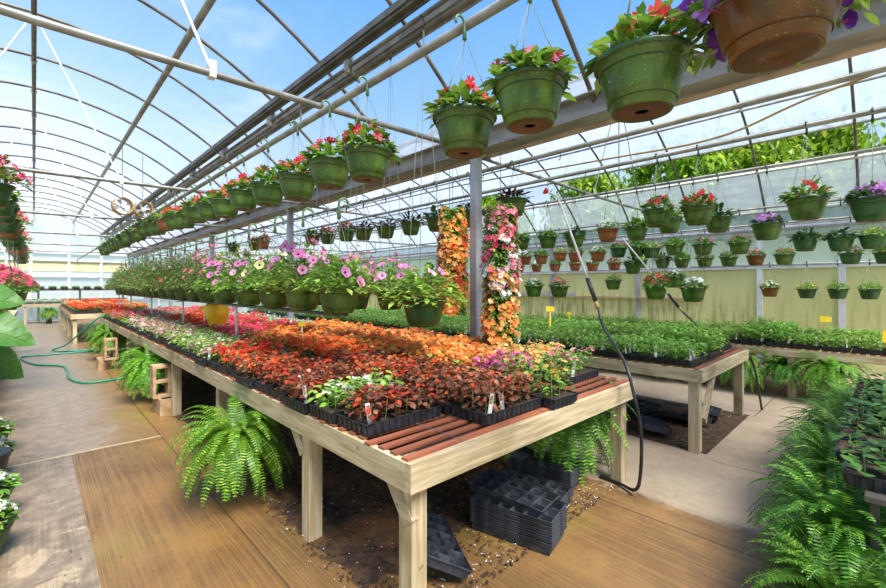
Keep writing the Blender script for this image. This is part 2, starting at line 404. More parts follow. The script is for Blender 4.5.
HOOPY = [3.14 + 1.37*k for k in range(-4, 18)]
def hoop(cx, y, r):
    mb = MB(); mb.tube([(cx+3.6*t/12, y, arch(cx+3.6*t/12, cx)) for t in range(-12, 13)], r, 8); return mb
for y in HOOPY:
    struct('roof_hoop', hoop(0, y, .021).mesh('roof_hoop', M['galv_dark'], True))
    struct('roof_hoop', hoop(7.2, y, .021).mesh('roof_hoop', M['galv_dark'], True))
def pipe(name, x, z, r, m, y0=YA, y1=YB, hooks=None, kind='structure'):
    mb = MB(); mb.tube([(x, y0, z), (x, y1, z)], r, 10); o = struct(name, mb.mesh(name, M[m], True)); return o
clamp = MB(); clamp.tube([(-.03,0,0),(.03,0,0)], .034, 8)
def clampset(x, z, ys):
    mb = MB()
    for y in ys: mb.tube([(x, y-.04, z), (x, y+.04, z)], .04, 8); mb.box(x-.012, x+.012, y-.02, y+.02, z-.06, z+.02)
    return mb.mesh('purlin_clamps', M['galv'])
struct('ridge_purlin', None) if False else None
pipe('roof_purlin', 0, 4.84, .027, 'galv_dark'); struct('purlin_clamps', clampset(0, 4.84, HOOPY))
pipe('roof_purlin', 1.36, arch(1.36,0)-.05, .04, 'galv')
pipe('roof_purlin', -1.36, arch(-1.36,0)-.05, .04, 'galv')
pipe('roof_purlin', -2.7, arch(-2.7,0)-.04, .025, 'galv')
pipe('roof_purlin', 7.2, 4.84, .027, 'galv_dark')
pipe('roof_purlin', 5.6, arch(5.6,7.2)-.05, .022, 'galv')
pipe('roof_purlin', 8.7, arch(8.7,7.2)-.05, .022, 'galv')
pipe('roof_purlin', 9.5, arch(9.5,7.2)+.01, .022, 'galv')
pipe('roof_purlin', 10.05, arch(10.05,7.2)-.01, .03, 'galv_light')
# roof vent rails of the near house
for x, w, nm in ((2.40, .085, 'galv_dark'), (2.58, .075, 'galv')):
    mb = MB(); z = arch(x, 0)-.03
    mb.box(x-w/2, x+w/2, YA, YB, z-.05, z+.0); mb.box(x-w/2-.02, x-w/2, YA, YB, z-.02, z+.045)
    mb.box(x+w/2-.03, x+w/2-.01, YA, YB, z-.075, z-.05)
    struct('vent_rail', mb.mesh('vent_rail', M[nm]))
pipe('vent_shaft', 2.40, 3.86, .02, 'galv_dark')
for k, y in enumerate([1.9+2.05*i for i in range(12)]):
    mb = MB(); mb.tube([(2.40,y,3.79),(2.40,y,3.93)], .03, 8); mb.bar((2.40,y,3.86),(2.46,y+.02,4.0), .015,.05); mb.box(2.34,2.46,y-.006,y+.006,3.80,3.90)
    struct('vent_bracket', mb.mesh('vent_bracket', M['galv']))
# gutter between the two houses
mb = MB(); mb.box(3.49, 3.505, YA, YB, 3.05, 3.20); mb.box(3.49, 3.71, YA, YB, 3.035, 3.05); mb.box(3.695, 3.71, YA, YB, 3.05, 3.20)
mb.box(3.40, 3.49, YA, YB, 3.19, 3.20)
struct('gutter', mb.mesh('gutter', M['gutter']))
mb = MB(); mb.box(3.711, 3.80, YA, YB, 3.02, 3.035); mb.box(3.79, 3.80, YA, YB, 3.035, 3.07); struct('gutter_flange', mb.mesh('gutter_flange', M['flange']))
for y in (-1.7, 3.23, 8.07, 13.1, 18.1, 23):
    mb = MB(); mb.box(3.552, 3.648, y-.048, y+.048, 0, 3.034); mb.box(3.52, 3.68, y-.08, y+.08, 3.0, 3.034)
    struct('gutter_post', mb.mesh('gutter_post', M['post']))
for k, y in enumerate([-0.97+4.11*i for i in range(7)]):
    mb = MB(); mb.tube([(-3.6,y,3.02),(-1.5,y,2.98),(0,y,2.96),(1.6,y,2.98),(3.5,y,3.02)], .026, 8); struct('cross_tie', mb.mesh('cross_tie', M['galv'], True))
    mb = MB()
    for s in (-1, 1):
        mb.tube([(s*.03,y,4.82),(s*.86,y,2.99)], .011, 6); mb.box(s*.86-.02,s*.86+.02,y-.034,y+.034,2.94,3.05)
    struct('tie_strut', mb.mesh('tie_strut', M['whiteframe']))
    mb = MB(); mb.tube([(3.7,y+.06,3.0),(5.5,y+.06,2.97),(7.2,y+.06,2.95),(9,y+.06,2.97),(10.78,y+.06,3.0)], .022, 8); struct('cross_tie', mb.mesh('cross_tie', M['galv'], True))
    mb = MB(); mb.tube([(7.2,y+.06,2.96),(7.2,y+.06,4.82)], .011, 6); mb.tube([(6.3,y+.06,2.97),(7.17,y+.06,4.8)],.009,6); mb.tube([(8.1,y+.06,2.97),(7.23,y+.06,4.8)],.009,6)
    struct('tie_strut', mb.mesh('tie_strut', M['galv']))
# hanging rods that carry the baskets (x, z)
RODS = {'G': (1.5, 2.80), 'B': (3.9, 2.93), 'A': (4.8, 2.93), 'S': (6.0, 2.90), 'P': (7.9, 2.72), 'Q': (9.5, 2.66), 'L': (-.26, 2.86)}
hk = MB(); hk.tube([(.0,0,.03),(.02,0,.0),(.016,0,-.05),(0,0,-.07),(-.012,0,-.055)], .004, 5)
hookmesh = hk.mesh('rod_clip', M['hanger_dark'], True)
for k, (x, z) in RODS.items():
    o = pipe('hanging_rod', x, z, .024 if k in 'GBA' else .018, 'galv')
    if k in 'BAS':
        for i in range(22): c = obj('rod_clip', hookmesh, o, (x, 2.35+.52*i+(.2 if k == 'A' else 0), z-.02))
for k, (x, z) in RODS.items():
    mb = MB(); cx = 0 if x < 3.6 else 7.2
    for y in [-0.97+4.11*i+.03 for i in range(7)]:
        mb.tube([(x, y, z), (x, y, 3.0 if k not in 'PQ' else 2.97)], .008, 5)
    struct('rod_strap', mb.mesh('rod_strap', M['galv']))

# right wall
X1 = 10.8
mb = MB(); mb.box(X1, X1+.02, YA, YB, 0.0, 1.90); struct('wall_right', mb.mesh('wall_right', M['panel_moss']))
mb = MB(); mb.box(X1, X1+.01, YA, YB, 1.99, 2.66); struct('wall_right', mb.mesh('wall_right', M['panel_pale']))
mb = MB(); mb.box(X1-.05, X1+.04, YA, YB, 1.90, 1.955); mb.box(X1-.07, X1+.04, YA, YB, 1.965, 1.99); struct('trim_1', mb.mesh('trim_1', M['whiteframe']))
mb = MB(); mb.box(X1-.02, X1+.03, YA, YB, 1.955, 1.965); mb.tube([(X1-.08, YA, 2.70),(X1-.08, YB, 2.70)], .045, 10); struct('curtain_roll', mb.mesh('curtain_roll', M['post']))
mb = MB(); mb.box(X1-.04, X1+.04, YA, YB, 2.76, 2.82); mb.tube([(X1-.03, YA, 3.05),(X1-.03, YB, 3.05)], .03, 8); mb.box(X1-.03, X1+.03, YA, YB, 2.55, 2.59); struct('trim_2', mb.mesh('trim_2', M['galv_light']))
mb = MB(); mb.box(X1, X1+.006, YA, YB, 2.80, 3.06); struct('wall_right_curtain', mb.mesh('curtain', M['film_curtain']))
mb = MB(); mb.box(X1-.10, X1, 3.0, YB, 1.24, 1.285); struct('trim_3', mb.mesh('trim_3', M['wood_y']))
for i, y in enumerate([-.55, .62, 1.86+.0, 4.3, 6.75, 9.2, 11.6, 14, 16.4, 19, 21.5, 24]):
    mb = MB(); mb.box(X1-.045, X1-.001, y-.05, y+.05, 0, 2.70); struct('wall_stud', mb.mesh('wall_stud', M['whiteframe' if i < 3 else 'post']))
mb = MB(); mb.box(X1-.02, X1-.002, 6.0, YB, 1.30, 1.36); struct('trim_4', mb.mesh('trim_4', M['post']))
# end wall (far), left wall
mb = MB()
for cx in (0, 7.2):
    vs = [(cx-3.6, YB, 0), (cx+3.6, YB, 0)] + [(cx+3.6-7.2*i/16, YB, arch(cx+3.6-7.2*i/16, cx)) for i in range(17)]
    mb.add(vs, [tuple(range(len(vs)))])
struct('wall_back', mb.mesh('wall_back', M['panel_white']))
mb = MB()
for x in (-3.4, -1.9, -.9, -.1, 1.2, 2.4, 3.5, 4.8, 6, 7.2, 8.4, 9.6): mb.box(x-.05, x+.05, YB-.1, YB-.005, 0, 3.3 if x not in (-.1,7.2) else 4.8)
for z in (.9, 2.0, 2.75, 3.1): mb.box(-3.6, 10.8, YB-.12, YB-.005, z-.035, z+.035)
struct('trim_5', mb.mesh('trim_5', M['whiteframe']))
mb = MB(); mb.box(-3.5, 3.5, YB-.03, YB-.006, 2.25, 2.7); struct('trim_6', mb.mesh('trim_6', simple('cream_band', srgb(226,218,170), srgb(214,206,160), 2, .6)))
mb = MB(); mb.box(-3.62, -3.6, YA, YB, 0, 3.05); struct('wall_left', mb.mesh('wall_left', M['panel_pale']))

# ------------------------------------------------------------------ plants
def leafpts(rnd, base, d, up, L, W, n=3, droop=.3, fold=.15):
    """verts/faces of one leaf: midrib from base along d, bending down"""
    d = Vector(d).normalized(); up = Vector(up)
    side = d.cross(up)
    if side.length < 1e-4: side = Vector((1,0,0))
    side.normalize(); nrm = side.cross(d)
    vs = [Vector(base)]; prof = {2:(.85,), 3:(.75,.9), 4:(.7,1,.7), 5:(.6,.95,.95,.6)}[n]
    for i in range(1, n):
        t = i/n; c = Vector(base) + d*L*t - Vector((0,0,1))*droop*L*t*t
        w = W/2*prof[i-1]
        vs += [c - side*w + nrm*fold*w, c, c + side*w + nrm*fold*w]
    vs.append(Vector(base) + d*L - Vector((0,0,1))*droop*L)
    fs = [(0,2,1),(0,3,2)]
    for i in range(n-2):
        a = 1+3*i; fs += [(a,a+1,a+4,a+3),(a+1,a+2,a+5,a+4)]
    a = 1+3*(n-2); fs += [(a,a+1,a+3),(a+1,a+2,a+3)]
    return vs, fs
def rdir(rnd, az=None, el=None):
    az = rnd.uniform(0, 2*PI) if az is None else az; el = rnd.uniform(-.2, 1.2) if el is None else el
    return Vector((math.cos(az)*math.cos(el), math.sin(az)*math.cos(el), math.sin(el)))
def flower5(mb, rnd, c, nrm, r, mc=1, petals=5, cup=.15):
    nrm = Vector(nrm).normalized(); ref = Vector((0,0,1)) if abs(nrm.z) < .9 else Vector((1,0,0))
    a = nrm.cross(ref).normalized(); b = nrm.cross(a); ph = rnd.uniform(0, 6.28); c = Vector(c)
    vs = [c]; fs = []
    for k in range(petals):
        t = ph + 2*PI*k/petals; w = PI/petals*1.05; rr = r*rnd.uniform(.88, 1.1)
        n = len(vs)
        for dt, q in ((-w*.75,.62),(-w*.55,.98),(w*.55,.98),(w*.75,.62)):
            vs.append(c + (a*math.cos(t+dt) + b*math.sin(t+dt))*rr*q + nrm*r*cup*q)
        fs.append((0, n, n+1, n+2, n+3))
    mb.add(vs, fs, 0)
    if mc is not None:
        q = [c + nrm*r*.1 + (a*math.cos(2*PI*k/5)+b*math.sin(2*PI*k/5))*r*.16 for k in range(5)]
        mb.add(q, [(0,1,2,3,4)], mc)
def petunia(mb, rnd, c, nrm, r):
    nrm = Vector(nrm).normalized(); ref = Vector((0,0,1)) if abs(nrm.z) < .9 else Vector((1,0,0))
    a = nrm.cross(ref).normalized(); b = nrm.cross(a); c = Vector(c); n = 15
    def ring(q, h, ruf=0): return [c + (a*math.cos(2*PI*k/n)+b*math.sin(2*PI*k/n))*r*q*(1+ruf*math.cos(5*2*PI*k/n)) + nrm*r*(h+ruf*1.2*math.sin(3*2*PI*k/n)) for k in range(n)]
    vs = ring(1, .1, .07) + ring(.55, 0) + ring(.24, -.18) + ring(.12, -.5) + [c - nrm*r*1.2]
    fs = []; fs2 = []
    for k in range(n):
        j = (k+1)%n
        fs += [(k,j,n+j,n+k),(n+k,n+j,2*n+j,2*n+k)]; fs2 += [(2*n+k,2*n+j,3*n+j,3*n+k),(3*n+k,3*n+j,4*n)]
    m0 = len(mb.v); mb.add(vs, fs, 0)
    for f in fs2: mb.f.append(tuple(i+m0 for i in f)); mb.m.append(1)

# ---- basket top growth: foliage and blossoms of several kinds (unit: metres, origin at pot rim centre)
FOL = {}; BLO = {}
def growth(kind, seed):
    key = (kind, seed)
    if key in FOL: return FOL[key], BLO.get(key)
    rnd = random.Random(hash_(kind)*31+seed)
    P = dict(  # leaf material, n leaves, dome radius, height, leaf L, W, flower mat, n flowers, flower r, type
        red=('leaf_mid', 150, .145, .11, .085, .038, 'f_scarlet', 13, .030, 5),
        redlush=('leaf_mid', 150, .15, .12, .08, .038, 'f_scarlet', 28, .029, 5),
        orange=('leaf_mid', 120, .13, .10, .08, .035, 'f_redorange', 20, .022, 5),
        coral=('leaf_mid', 120, .13, .11, .07, .036, 'f_hotpink', 24, .022, 5),
        lilac=('leaf_dark', 110, .15, .09, .08, .04, 'f_lilac', 46, .032, 5),
        pinkmix=('leaf_mid', 120, .14, .10, .08, .04, 'f_magenta', 14, .024, 5),
        white=('leaf_mid', 120, .14, .11, .08, .04, 'f_white', 30, .028, 5),
        whiteyel=('leaf_light', 130, .13, .09, .06, .03, 'f_cream', 24, .018, 5),
        green=('leaf_mid', 150, .14, .10, .09, .045, None, 0, 0, 0),
        dark=('leaf_dark', 110, .15, .09, .11, .05, None, 0, 0, 0),
        fine=('leaf_seedling', 300, .16, .13, .055, .022, None, 0, 0, 0),
        burgundy=('leaf_burgundy', 90, .15, .10, .12, .04, None, 0, 0, 0),
        yellow=('leaf_light', 130, .15, .09, .07, .035, 'f_yellow', 10, .018, 5),
        petpink=('leaf_light', 950, .30, .33, .055, .027, 'f_petpink', 24, .036, 9),
        petlime=('leaf_light', 800, .27, .22, .06, .03, 'f_petpink', 6, .036, 9),
        petcream=('leaf_light', 900, .29, .30, .055, .027, 'f_cream', 12, .034, 9),
        petpurple=('leaf_mid', 260, .20, .10, .045, .022, 'f_purple', 34, .026, 9),
        olive=('leaf_olive', 1500, .33, .42, .056, .026, 'f_petpink', 3, .024, 9),
        oliveor=('leaf_olive', 1400, .33, .42, .056, .026, 'f_redorange', 22, .02, 5),
        mixtall=('leaf_olive', 1100, .29, .44, .05, .024, 'f_pink', 60, .03, 5),
        redmound=('leaf_mid', 300, .24, .22, .06, .03, 'f_hotpink', 80, .03, 5),
    )[kind]
    lm, nl, rad, H, L, W, fm, nf, fr, ft = P
    mb = MB(); wild = ft == 9 or kind in ('olive','oliveor','mixtall')
    for i in range(nl):
        az = rnd.uniform(0, 2*PI); q = math.sqrt(rnd.random())
        r = rad*q; z = H*(1-q*q)*rnd.uniform(.15, 1) + rnd.uniform(-.01, .02)
        if wild and q > .8: z -= rnd.uniform(0, .05)
        p = Vector((math.cos(az)*r*.92, math.sin(az)*r*.92, z))
        d = rdir(rnd, az+rnd.uniform(-.9,.9), rnd.uniform(-.2, .9 if q > .5 else 1.4))
        s = rnd.uniform(.65, 1.25)
        vs, fs = leafpts(rnd, p, d, (rnd.uniform(-.3,.3), rnd.uniform(-.3,.3), 1), L*s, W*s, 3, rnd.uniform(.1,.5))
        mb.add(vs, fs)
    if kind == 'petpurple':
        for i in range(170):
            az = rnd.uniform(0, 2*PI); r = rnd.uniform(.15,.21); z = -rnd.uniform(-.03,.10)
            vs, fs = leafpts(rnd, (math.cos(az)*r, math.sin(az)*r, z), rdir(rnd, az, rnd.uniform(-1,.5)), (0,0,1), .045, .022, 3, .3); mb.add(vs, fs)
    for i in range(26 if wild else 12):
        az = rnd.uniform(0, 2*PI); r = rad*rnd.uniform(.2,.95)
        mb.tube([(0,0,-.02),(math.cos(az)*r*.5,math.sin(az)*r*.5,H*.6),(math.cos(az)*r,math.sin(az)*r,H*rnd.uniform(.3,.9) if not wild else H*rnd.uniform(.1,1.05))], .0022, 4, 1, False)
    FOL[key] = mb.mesh('foliage_'+kind, [M[lm], M['stem']])
    if fm:
        mb = MB()
        for i in range(nf):
            az = rnd.uniform(0, 2*PI); q = math.sqrt(rnd.random())*1.02
            z = H*(1-q*q*.8)*rnd.uniform(.85, 1.15)+.02
            if wild and q > .8: z -= rnd.uniform(.0, .06)
            if kind == 'petpurple' and q > .45: z = -rnd.uniform(-.05, .10); q = rnd.uniform(.78,1.08)
            p = (math.cos(az)*rad*q, math.sin(az)*rad*q, z)
            nrm = (math.cos(az)*q+rnd.uniform(-.4,.4), math.sin(az)*q+rnd.uniform(-.4,.4), .7-.3*q+rnd.uniform(-.2,.3))
            if ft == 9: petunia(mb, rnd, p, nrm, fr*rnd.uniform(.8,1.15))
            else:
                flower5(mb, rnd, p, nrm, fr*rnd.uniform(.8,1.2), 1)
                if kind in ('red','redlush') and rnd.random() < .5:
                    flower5(mb, rnd, Vector(p)+Vector((0,0,.012)), (rnd.uniform(-1,1),rnd.uniform(-1,1),.5), fr, None)
        BLO[key] = mb.mesh('blossoms_'+kind, [M[fm], M['f_eye'] if ft == 9 else M['f_centre']])
    return FOL[key], BLO.get(key)
def hash_(s): return sum((i+1)*ord(c) for i, c in enumerate(s))

def pot_meshes():
    d = {}
    prof = [(0,.004),(.086,.004),(.088,.0),(.094,.0),(.099,.008),(.1035,.028),(.1085,.031),(.117,.062),(.1255,.098),(.131,.128),(.1345,.131),(.136,.136),(.138,.158),(.146,.160),(.150,.164),(.150,.172),(.146,.176),(.139,.172),(.135,.155)]
    for m in ('pot_green','pot_dkgreen','pot_brown','pot_terra'):
        mb = MB(); mb.lathe([(r, z-.176) for r, z in prof], 40)
        mb.lathe([(.1345+.0035*math.cos(k*PI/3), .132-.176+.003*math.sin(k*PI/3)) for k in range(7)], 40, mi=1)
        mb.lathe([(.1065+.0030*math.cos(k*PI/3), .030-.176+.0026*math.sin(k*PI/3)) for k in range(7)], 40, mi=1)
        mb.lathe([(.147,-.0185),(.1525,-.018),(.1535,-.006),(.151,.001),(.145,.001)], 40, mi=1)
        d[m] = mb.mesh(m, [M[m], M['lip_'+m[4:]]], True)
    mb = MB(); mb.lathe([(.0,-.168),(.020,-.168),(.024,-.1765),(.040,-.1775),(.082,-.1775),(.089,-.1760),(.089,-.172),(0,-.172)], 32)
    d['saucer'] = mb.mesh('saucer', M['saucer'], True)
    mb = MB(); mb.lathe([(0,-.012),(.09,-.010),(.135,-.016)], 24); d['soil'] = mb.mesh('potting_soil', M['soil'], True)
    mb = MB(); mb.tube([(.146,0,0),(0,0,1)], .0022, 5); d['wire'] = mb.mesh('hanger_wire', M['wire'], True)
    for nm, m in (('hook', 'hanger'), ('hookd', 'hanger_dark')):
        mb = MB(); pts = [(0,0,-.01),(.0,0,.03)] + [(.03-.03*math.cos(t), 0, .06+.032*math.sin(t)) for t in [PI*k/8 for k in range(0,10)]]
        rr = [.011,.008]+[.0065]*10
        mb.tube(pts, rr, 6); d[nm] = mb.mesh('hanger_hook', M[m], True)
    return d
PM = pot_meshes()
def basket(X, Y, Z, pot, kind, label, group, rodz=None, seed=None, hook='hook', s=1.0, extra=None, wires=True, rodx=None):
    seed = seed if seed is not None else int(abs(X*17+Y*29)) % 3
    rnd = random.Random(int(X*1000)*7+int(Y*1000))
    rz = rnd.uniform(0, 6.28)
    t = thing('hanging_basket' if rodz else 'flower_pot', label, 'hanging basket' if rodz else 'flower pot', (X, Y, Z), rz, group)
    po = obj('pot', PM[pot], t, scale=(s,s,s))
    obj('underside', PM['saucer'], po)
    obj('soil', PM['soil'], t, scale=(s,s,s))
    f, b = growth(kind, seed)
    obj('foliage', f, t, (0,0,0), (0,0,rnd.uniform(0,6.28)), (s,s,s*rnd.uniform(.9,1.15)))
    if b: obj('blossoms', b, t, (0,0,0), (0,0,rnd.uniform(0,6.28)), (s,s,s))
    if wires:
        if rodz: L = max(.12, rodz+.018 - .088 - Z)
        else: L = .54
        hg = obj('hanger', PM[hook], t, (0,0,L), (0,0,-rz + PI if rodz else rnd.uniform(-.4,.4)-rz), (1,1,1) if rodz else (1.5,1.5,1.6))
        q = hg.scale
        for k in range(3): obj('wire', PM['wire'], hg, (0,0,-(L+.008)/q[2]), (0,0,k*2*PI/3), (s/q[0],s/q[1],(L+.01)/q[2]))
    return t
def look(kind):
    return dict(red='red impatiens', redlush='red impatiens', orange='orange-red impatiens', coral='coral pink flowers', lilac='dense lilac impatiens', pinkmix='magenta flowers', white='white flowers', whiteyel='cream and yellow flowers', green='broad green leaves', dark='dark green broad leaves', fine='fine bright green leaves', burgundy='dark burgundy leaves', yellow='yellow-green leaves', petpink='pink petunias', petlime='lime green petunia leaves', petcream='cream petunias', petpurple='purple petunias', olive='bushy olive green trailing leaves', oliveor='olive leaves dotted with orange flowers', mixtall='tall pink and salmon flowers', redmound='red and pink geranium mound')[kind]
PC = dict(pot_green='green', pot_dkgreen='dark green', pot_brown='brown', pot_terra='terracotta')

# -- row G: nearest row, over the long bench
GY = [.22,.58,1.03,1.40,2.22,2.68,3.18,3.76,4.36,4.9,5.45,6.04,6.6,7.15,7.75,8.35,8.93,9.5,10.1,10.7,11.3,11.9,12.5,13.1,13.7,14.3,15.0,15.7]
for i, y in enumerate(GY):
    pot = 'pot_brown' if i == 0 else ('pot_terra' if i == 14 else 'pot_green')
    kind = 'petpurple' if i == 0 else ['red','red','red','red','redlush','red','redlush','red','redlush'][i % 9] if i < 15 else ['orange','dark','orange','dark'][i % 4]
    z = 2.355 + .015*((i*7) % 3) + min(.26, max(0, (y-2)*.035))
    if i == 0: z = 2.385
    if i == 1: z = 2.31
    basket(1.48, y, z, pot, kind, '%s hanging basket with %s, %s along the nearest overhead row' % (PC[pot], look(kind), ordw(i)), 'baskets on the nearest overhead rod', RODS['G'][1], s=1.12 if i == 0 else 1)
# -- row B
for i, (x, y, z, k) in enumerate([(3.9,2.93,2.52,'burgundy'),(3.9,3.6,2.46,'burgundy'),(3.9,4.2,2.46,'dark'),(3.9,4.75,2.46,'burgundy'),(3.9,5.35,2.46,'burgundy'),(3.9,5.97,2.48,'burgundy'),(3.9,6.5,2.5,'redlush'),(3.9,7.15,2.5,'redlush'),(3.9,7.75,2.52,'green'),(3.9,10.2,2.6,'redlush'),(3.9,10.75,2.6,'redlush'),(3.9,12.3,2.6,'dark')]):
    pot = {8:'pot_brown',9:'pot_terra',10:'pot_brown'}.get(i, 'pot_green')
    basket(x, y, z, pot, k, '%s basket with %s, %s along the rod beyond the gutter' % (PC[pot], look(k), ordw(i)), 'baskets on the rod beyond the gutter', RODS['B'][1], hook='hookd')
# -- rows A, S, P, Q of the far house (x along row measured from the photo)
def rowset(tagx, rodk, items, where, group):
    for i, (x, y, z, pot, k) in enumerate(items):
        basket(x, y, z, pot, k, '%s basket with %s, %s' % (PC[pot], look(k), where % ordw(i)), group, RODS[rodk][1], hook='hookd', wires=True)
g, d, b, t_ = 'pot_green', 'pot_dkgreen', 'pot_brown', 'pot_terra'
rowset(0, 'A', [(4.8,.10,2.24,d,'lilac'),(4.8,.50,2.30,g,'red'),(4.8,1.33,2.34,g,'redlush'),(4.8,1.72,2.36,g,'red')], '%s from right in the nearest right-house row', 'large baskets in the right house')
rowset(0, 'S', [(6.0,.97,2.25,g,'lilac'),(6.0,1.45,2.38,g,'dark'),(6.0,2.0,2.42,g,'green'),(6.0,2.42,2.36,g,'green'),(6.0,2.83,2.37,t_,'white'),(6.0,3.35,2.32,g,'dark'),(6.0,3.83,2.34,g,'green'),(6.0,4.35,2.35,g,'green')], '%s from right in the second right-house row', 'baskets in the second right-house row')
rowset(0, 'P', [(7.9,.16,2.21,d,'yellow'),(7.9,.47,2.20,d,'dark'),(7.9,.84,2.22,d,'dark'),(7.9,1.62,2.22,g,'pinkmix'),(7.9,2.12,2.23,g,'pinkmix'),(7.9,2.55,2.25,g,'green'),(7.9,2.93,2.22,g,'yellow'),(7.9,3.18,2.26,g,'green'),(7.9,3.52,2.26,d,'pinkmix'),(7.9,3.92,2.20,t_,'white'),(7.9,4.4,2.22,t_,'coral'),(7.9,4.75,2.24,t_,'whiteyel'),(7.9,5.2,2.2,t_,'green'),(7.9,5.62,2.2,t_,'white')], '%s from right in the third right-house row', 'baskets in the third right-house row')
rowset(0, 'Q', [(9.5,.05,2.07,d,'green'),(9.5,.45,2.08,d,'pinkmix'),(9.5,1.29,2.10,g,'orange'),(9.5,1.70,2.10,b,'coral'),(9.5,2.12,2.10,g,'orange'),(9.5,2.52,2.10,g,'pinkmix'),(9.5,2.93,2.10,g,'green'),(9.5,3.3,2.1,g,'dark'),(9.5,3.75,2.12,g,'yellow'),(9.5,4.33,2.08,t_,'coral'),(9.5,4.85,2.08,t_,'white'),(9.5,5.3,2.1,t_,'coral'),(9.5,5.85,2.1,t_,'green'),(9.5,6.4,2.1,t_,'white'),(9.5,6.95,2.1,t_,'coral'),(9.5,9.2,2.2,g,'red'),(9.5,9.9,2.2,t_,'green'),(9.5,10.6,2.2,g,'green')], '%s from right nearest the wall', 'baskets in the row beside the right wall')
# lower tier
def low(items, where, group, rodz):
    for i, (x, y, z, pot, k) in enumerate(items):
        basket(x, y, z, pot, k, '%s low basket with %s, %s' % (PC[pot], look(k), where % ordw(i)), group, rodz, hook='hookd')
low([(6.0,1.72,1.53,g,'white'),(6.0,2.17,1.55,g,'redlush'),(6.0,3.62,1.55,g,'coral'),(6.0,4.1,1.55,g,'white')], '%s from right above tomato seedlings', 'low baskets above the seedling bench', RODS['S'][1])
low([(7.9,2.55,1.70,g,'white'),(7.9,2.83,1.62,d,'red'),(7.9,3.25,1.95,g,'dark'),(7.9,3.62,1.66,g,'whiteyel')], '%s from right beyond middle bench', 'low baskets beyond the seedling bench', RODS['P'][1])
low([(10.3,.25,1.50,d,'fine'),(10.3,.65,1.50,d,'fine'),(10.3,1.07,1.50,d,'yellow'),(10.3,1.62,1.52,b,'white')], '%s from right along the yellow wall', 'low baskets along the yellow wall', 1.99)
mb = MB(); mb.tube([(10.3,-.4,1.965),(10.3,3,1.965)], .012, 6)
for y in (-.3, .45, 1.35, 2.9): mb.tube([(10.3,y,1.965),(10.75,y,1.965)], .01, 6)
struct('wall_rod', mb.mesh('wall_rod', M['galv_light'], True))
# left row
for i in range(16):
    y = 4.95+.82*i
    pot = t_ if i in (4,9) else d
    k = ['redmound','green','coral','redlush'][i % 4]
    basket(-.26, y, 2.36+.02*(i % 3), pot, k, '%s basket with %s, %s along the left edge row' % (PC[pot], look(k), ordw(i)), 'baskets on the left rod', RODS['L'][1])
for i in range(6):
    y = 8.3+1.0*i
    basket(-.31+.03*(i % 2), y, 1.47, g, 'redmound', 'green basket with red and pink geranium mound, %s in the low left tier' % ordw(i), 'low geranium baskets at the left', RODS['L'][1], s=1.4)

# ------------------------------------------------------------------ benches
def bench(name, x0, x1, y0, y1, z, label, legs_y, slats, leg=.089, apron=.125, nslat=100, mat_top=True, pitch=.09):
    t = thing(name, label, 'bench', ((x0+x1)/2, y0, 0))
    ox, oy = (x0+x1)/2, y0
    def part(nm, mb, m): return obj(nm, mb.mesh(nm, M[m]), t, (-ox, -oy, 0))
    for nm, a in (('side', (x0, x0+.038)), ('side', (x1-.038, x1))):
        mb = MB(); mb.box(a[0], a[1], y0+.038, y1, z-apron, z); part('side_board', mb, 'wood_y')
    for a in ((y0, y0+.038), (y1-.0, y1+.038)):
        mb = MB(); mb.box(x0, x1, a[0], a[1], z-apron, z+.002); part('end_board', mb, 'wood_x')
    for y in legs_y:
        for x in (x0+.045, x1-.045-leg):
            mb = MB(); mb.box(x, x+leg, y, y+leg, 0, z-.01 if y > y0+.2 else z-.012); part('leg', mb, 'wood_z')
        mb = MB(); mb.box(x0+.04, x1-.04, y+leg, y+leg+.036, z-.13, z-.025); part('cross_joist', mb, 'wood_x')
    # lath mat
    mb = MB(); mb.box(0, x1-x0-.02, 0, pitch*.5, 0, .011); sm = mb.mesh('slat', M['slat'])
    n = int((y1-y0-.03)/pitch); rnd = random.Random(5)
    for i in range(min(n, nslat)):
        obj('slat', sm, t, (x0+.01-ox + rnd.uniform(-.012,.012), .035+i*pitch, z+.001), (0, 0, R(rnd.uniform(-.55,.55))))
    if n > nslat:
        mb = MB()
        for i in range(nslat, n): mb.box(x0+.01, x1-.01, y0+.035+i*pitch, y0+.035+i*pitch+pitch*.62, z+.001, z+.012)
        tag(part('slat_mat', mb, 'slat'), kind='stuff')
    mb = MB()
    for x in (x0+.35, (x0+x1)/2-.1, x1-.5):
        mb.tube([(x, y0+.02, z+.014), (x+.01, y0+1.2, z+.014)], .0015, 4)
    part('slat_wire', mb, 'galv')
    return t, part
b1, part1 = bench('plant_bench', 1.15, 3.44, 1.40, 13.2, .79, 'long weathered wooden bench with reddish lath top carrying flower trays', [1.45, 2.42, 4.15, 5.9, 7.6, 9.3, 11.2, 12.95], True)
mb = MB(); mb.bar((1.20,1.60,.68),(1.21,1.47,.50), .038, .07); part1('brace', mb, 'wood_y')
mb = MB(); mb.bar((1.20,2.62,.68),(1.21,2.50,.52), .038, .07); part1('brace', mb, 'wood_y')
b2, part2 = bench('plant_bench', 4.38, 6.22, 1.18, 13.2, .78, 'wooden bench across the middle walkway carrying leafy tomato seedlings', [1.22, 3.4, 5.6, 7.8, 10, 12.3], True, apron=.11, nslat=20)
mb = MB(); mb.bar((4.95,1.24,.67),(4.56,1.22,.28), .04, .085); part2('brace', mb, 'wood_x')
b3, part3 = bench('plant_bench', 7.5, 9.4, -.9, 12.5, .68, 'low wooden bench along the yellow wall with ferns beneath', [-.85, .9, 2.7, 4.6, 6.5, 8.6, 10.6, 12.2], True, apron=.10, nslat=10)
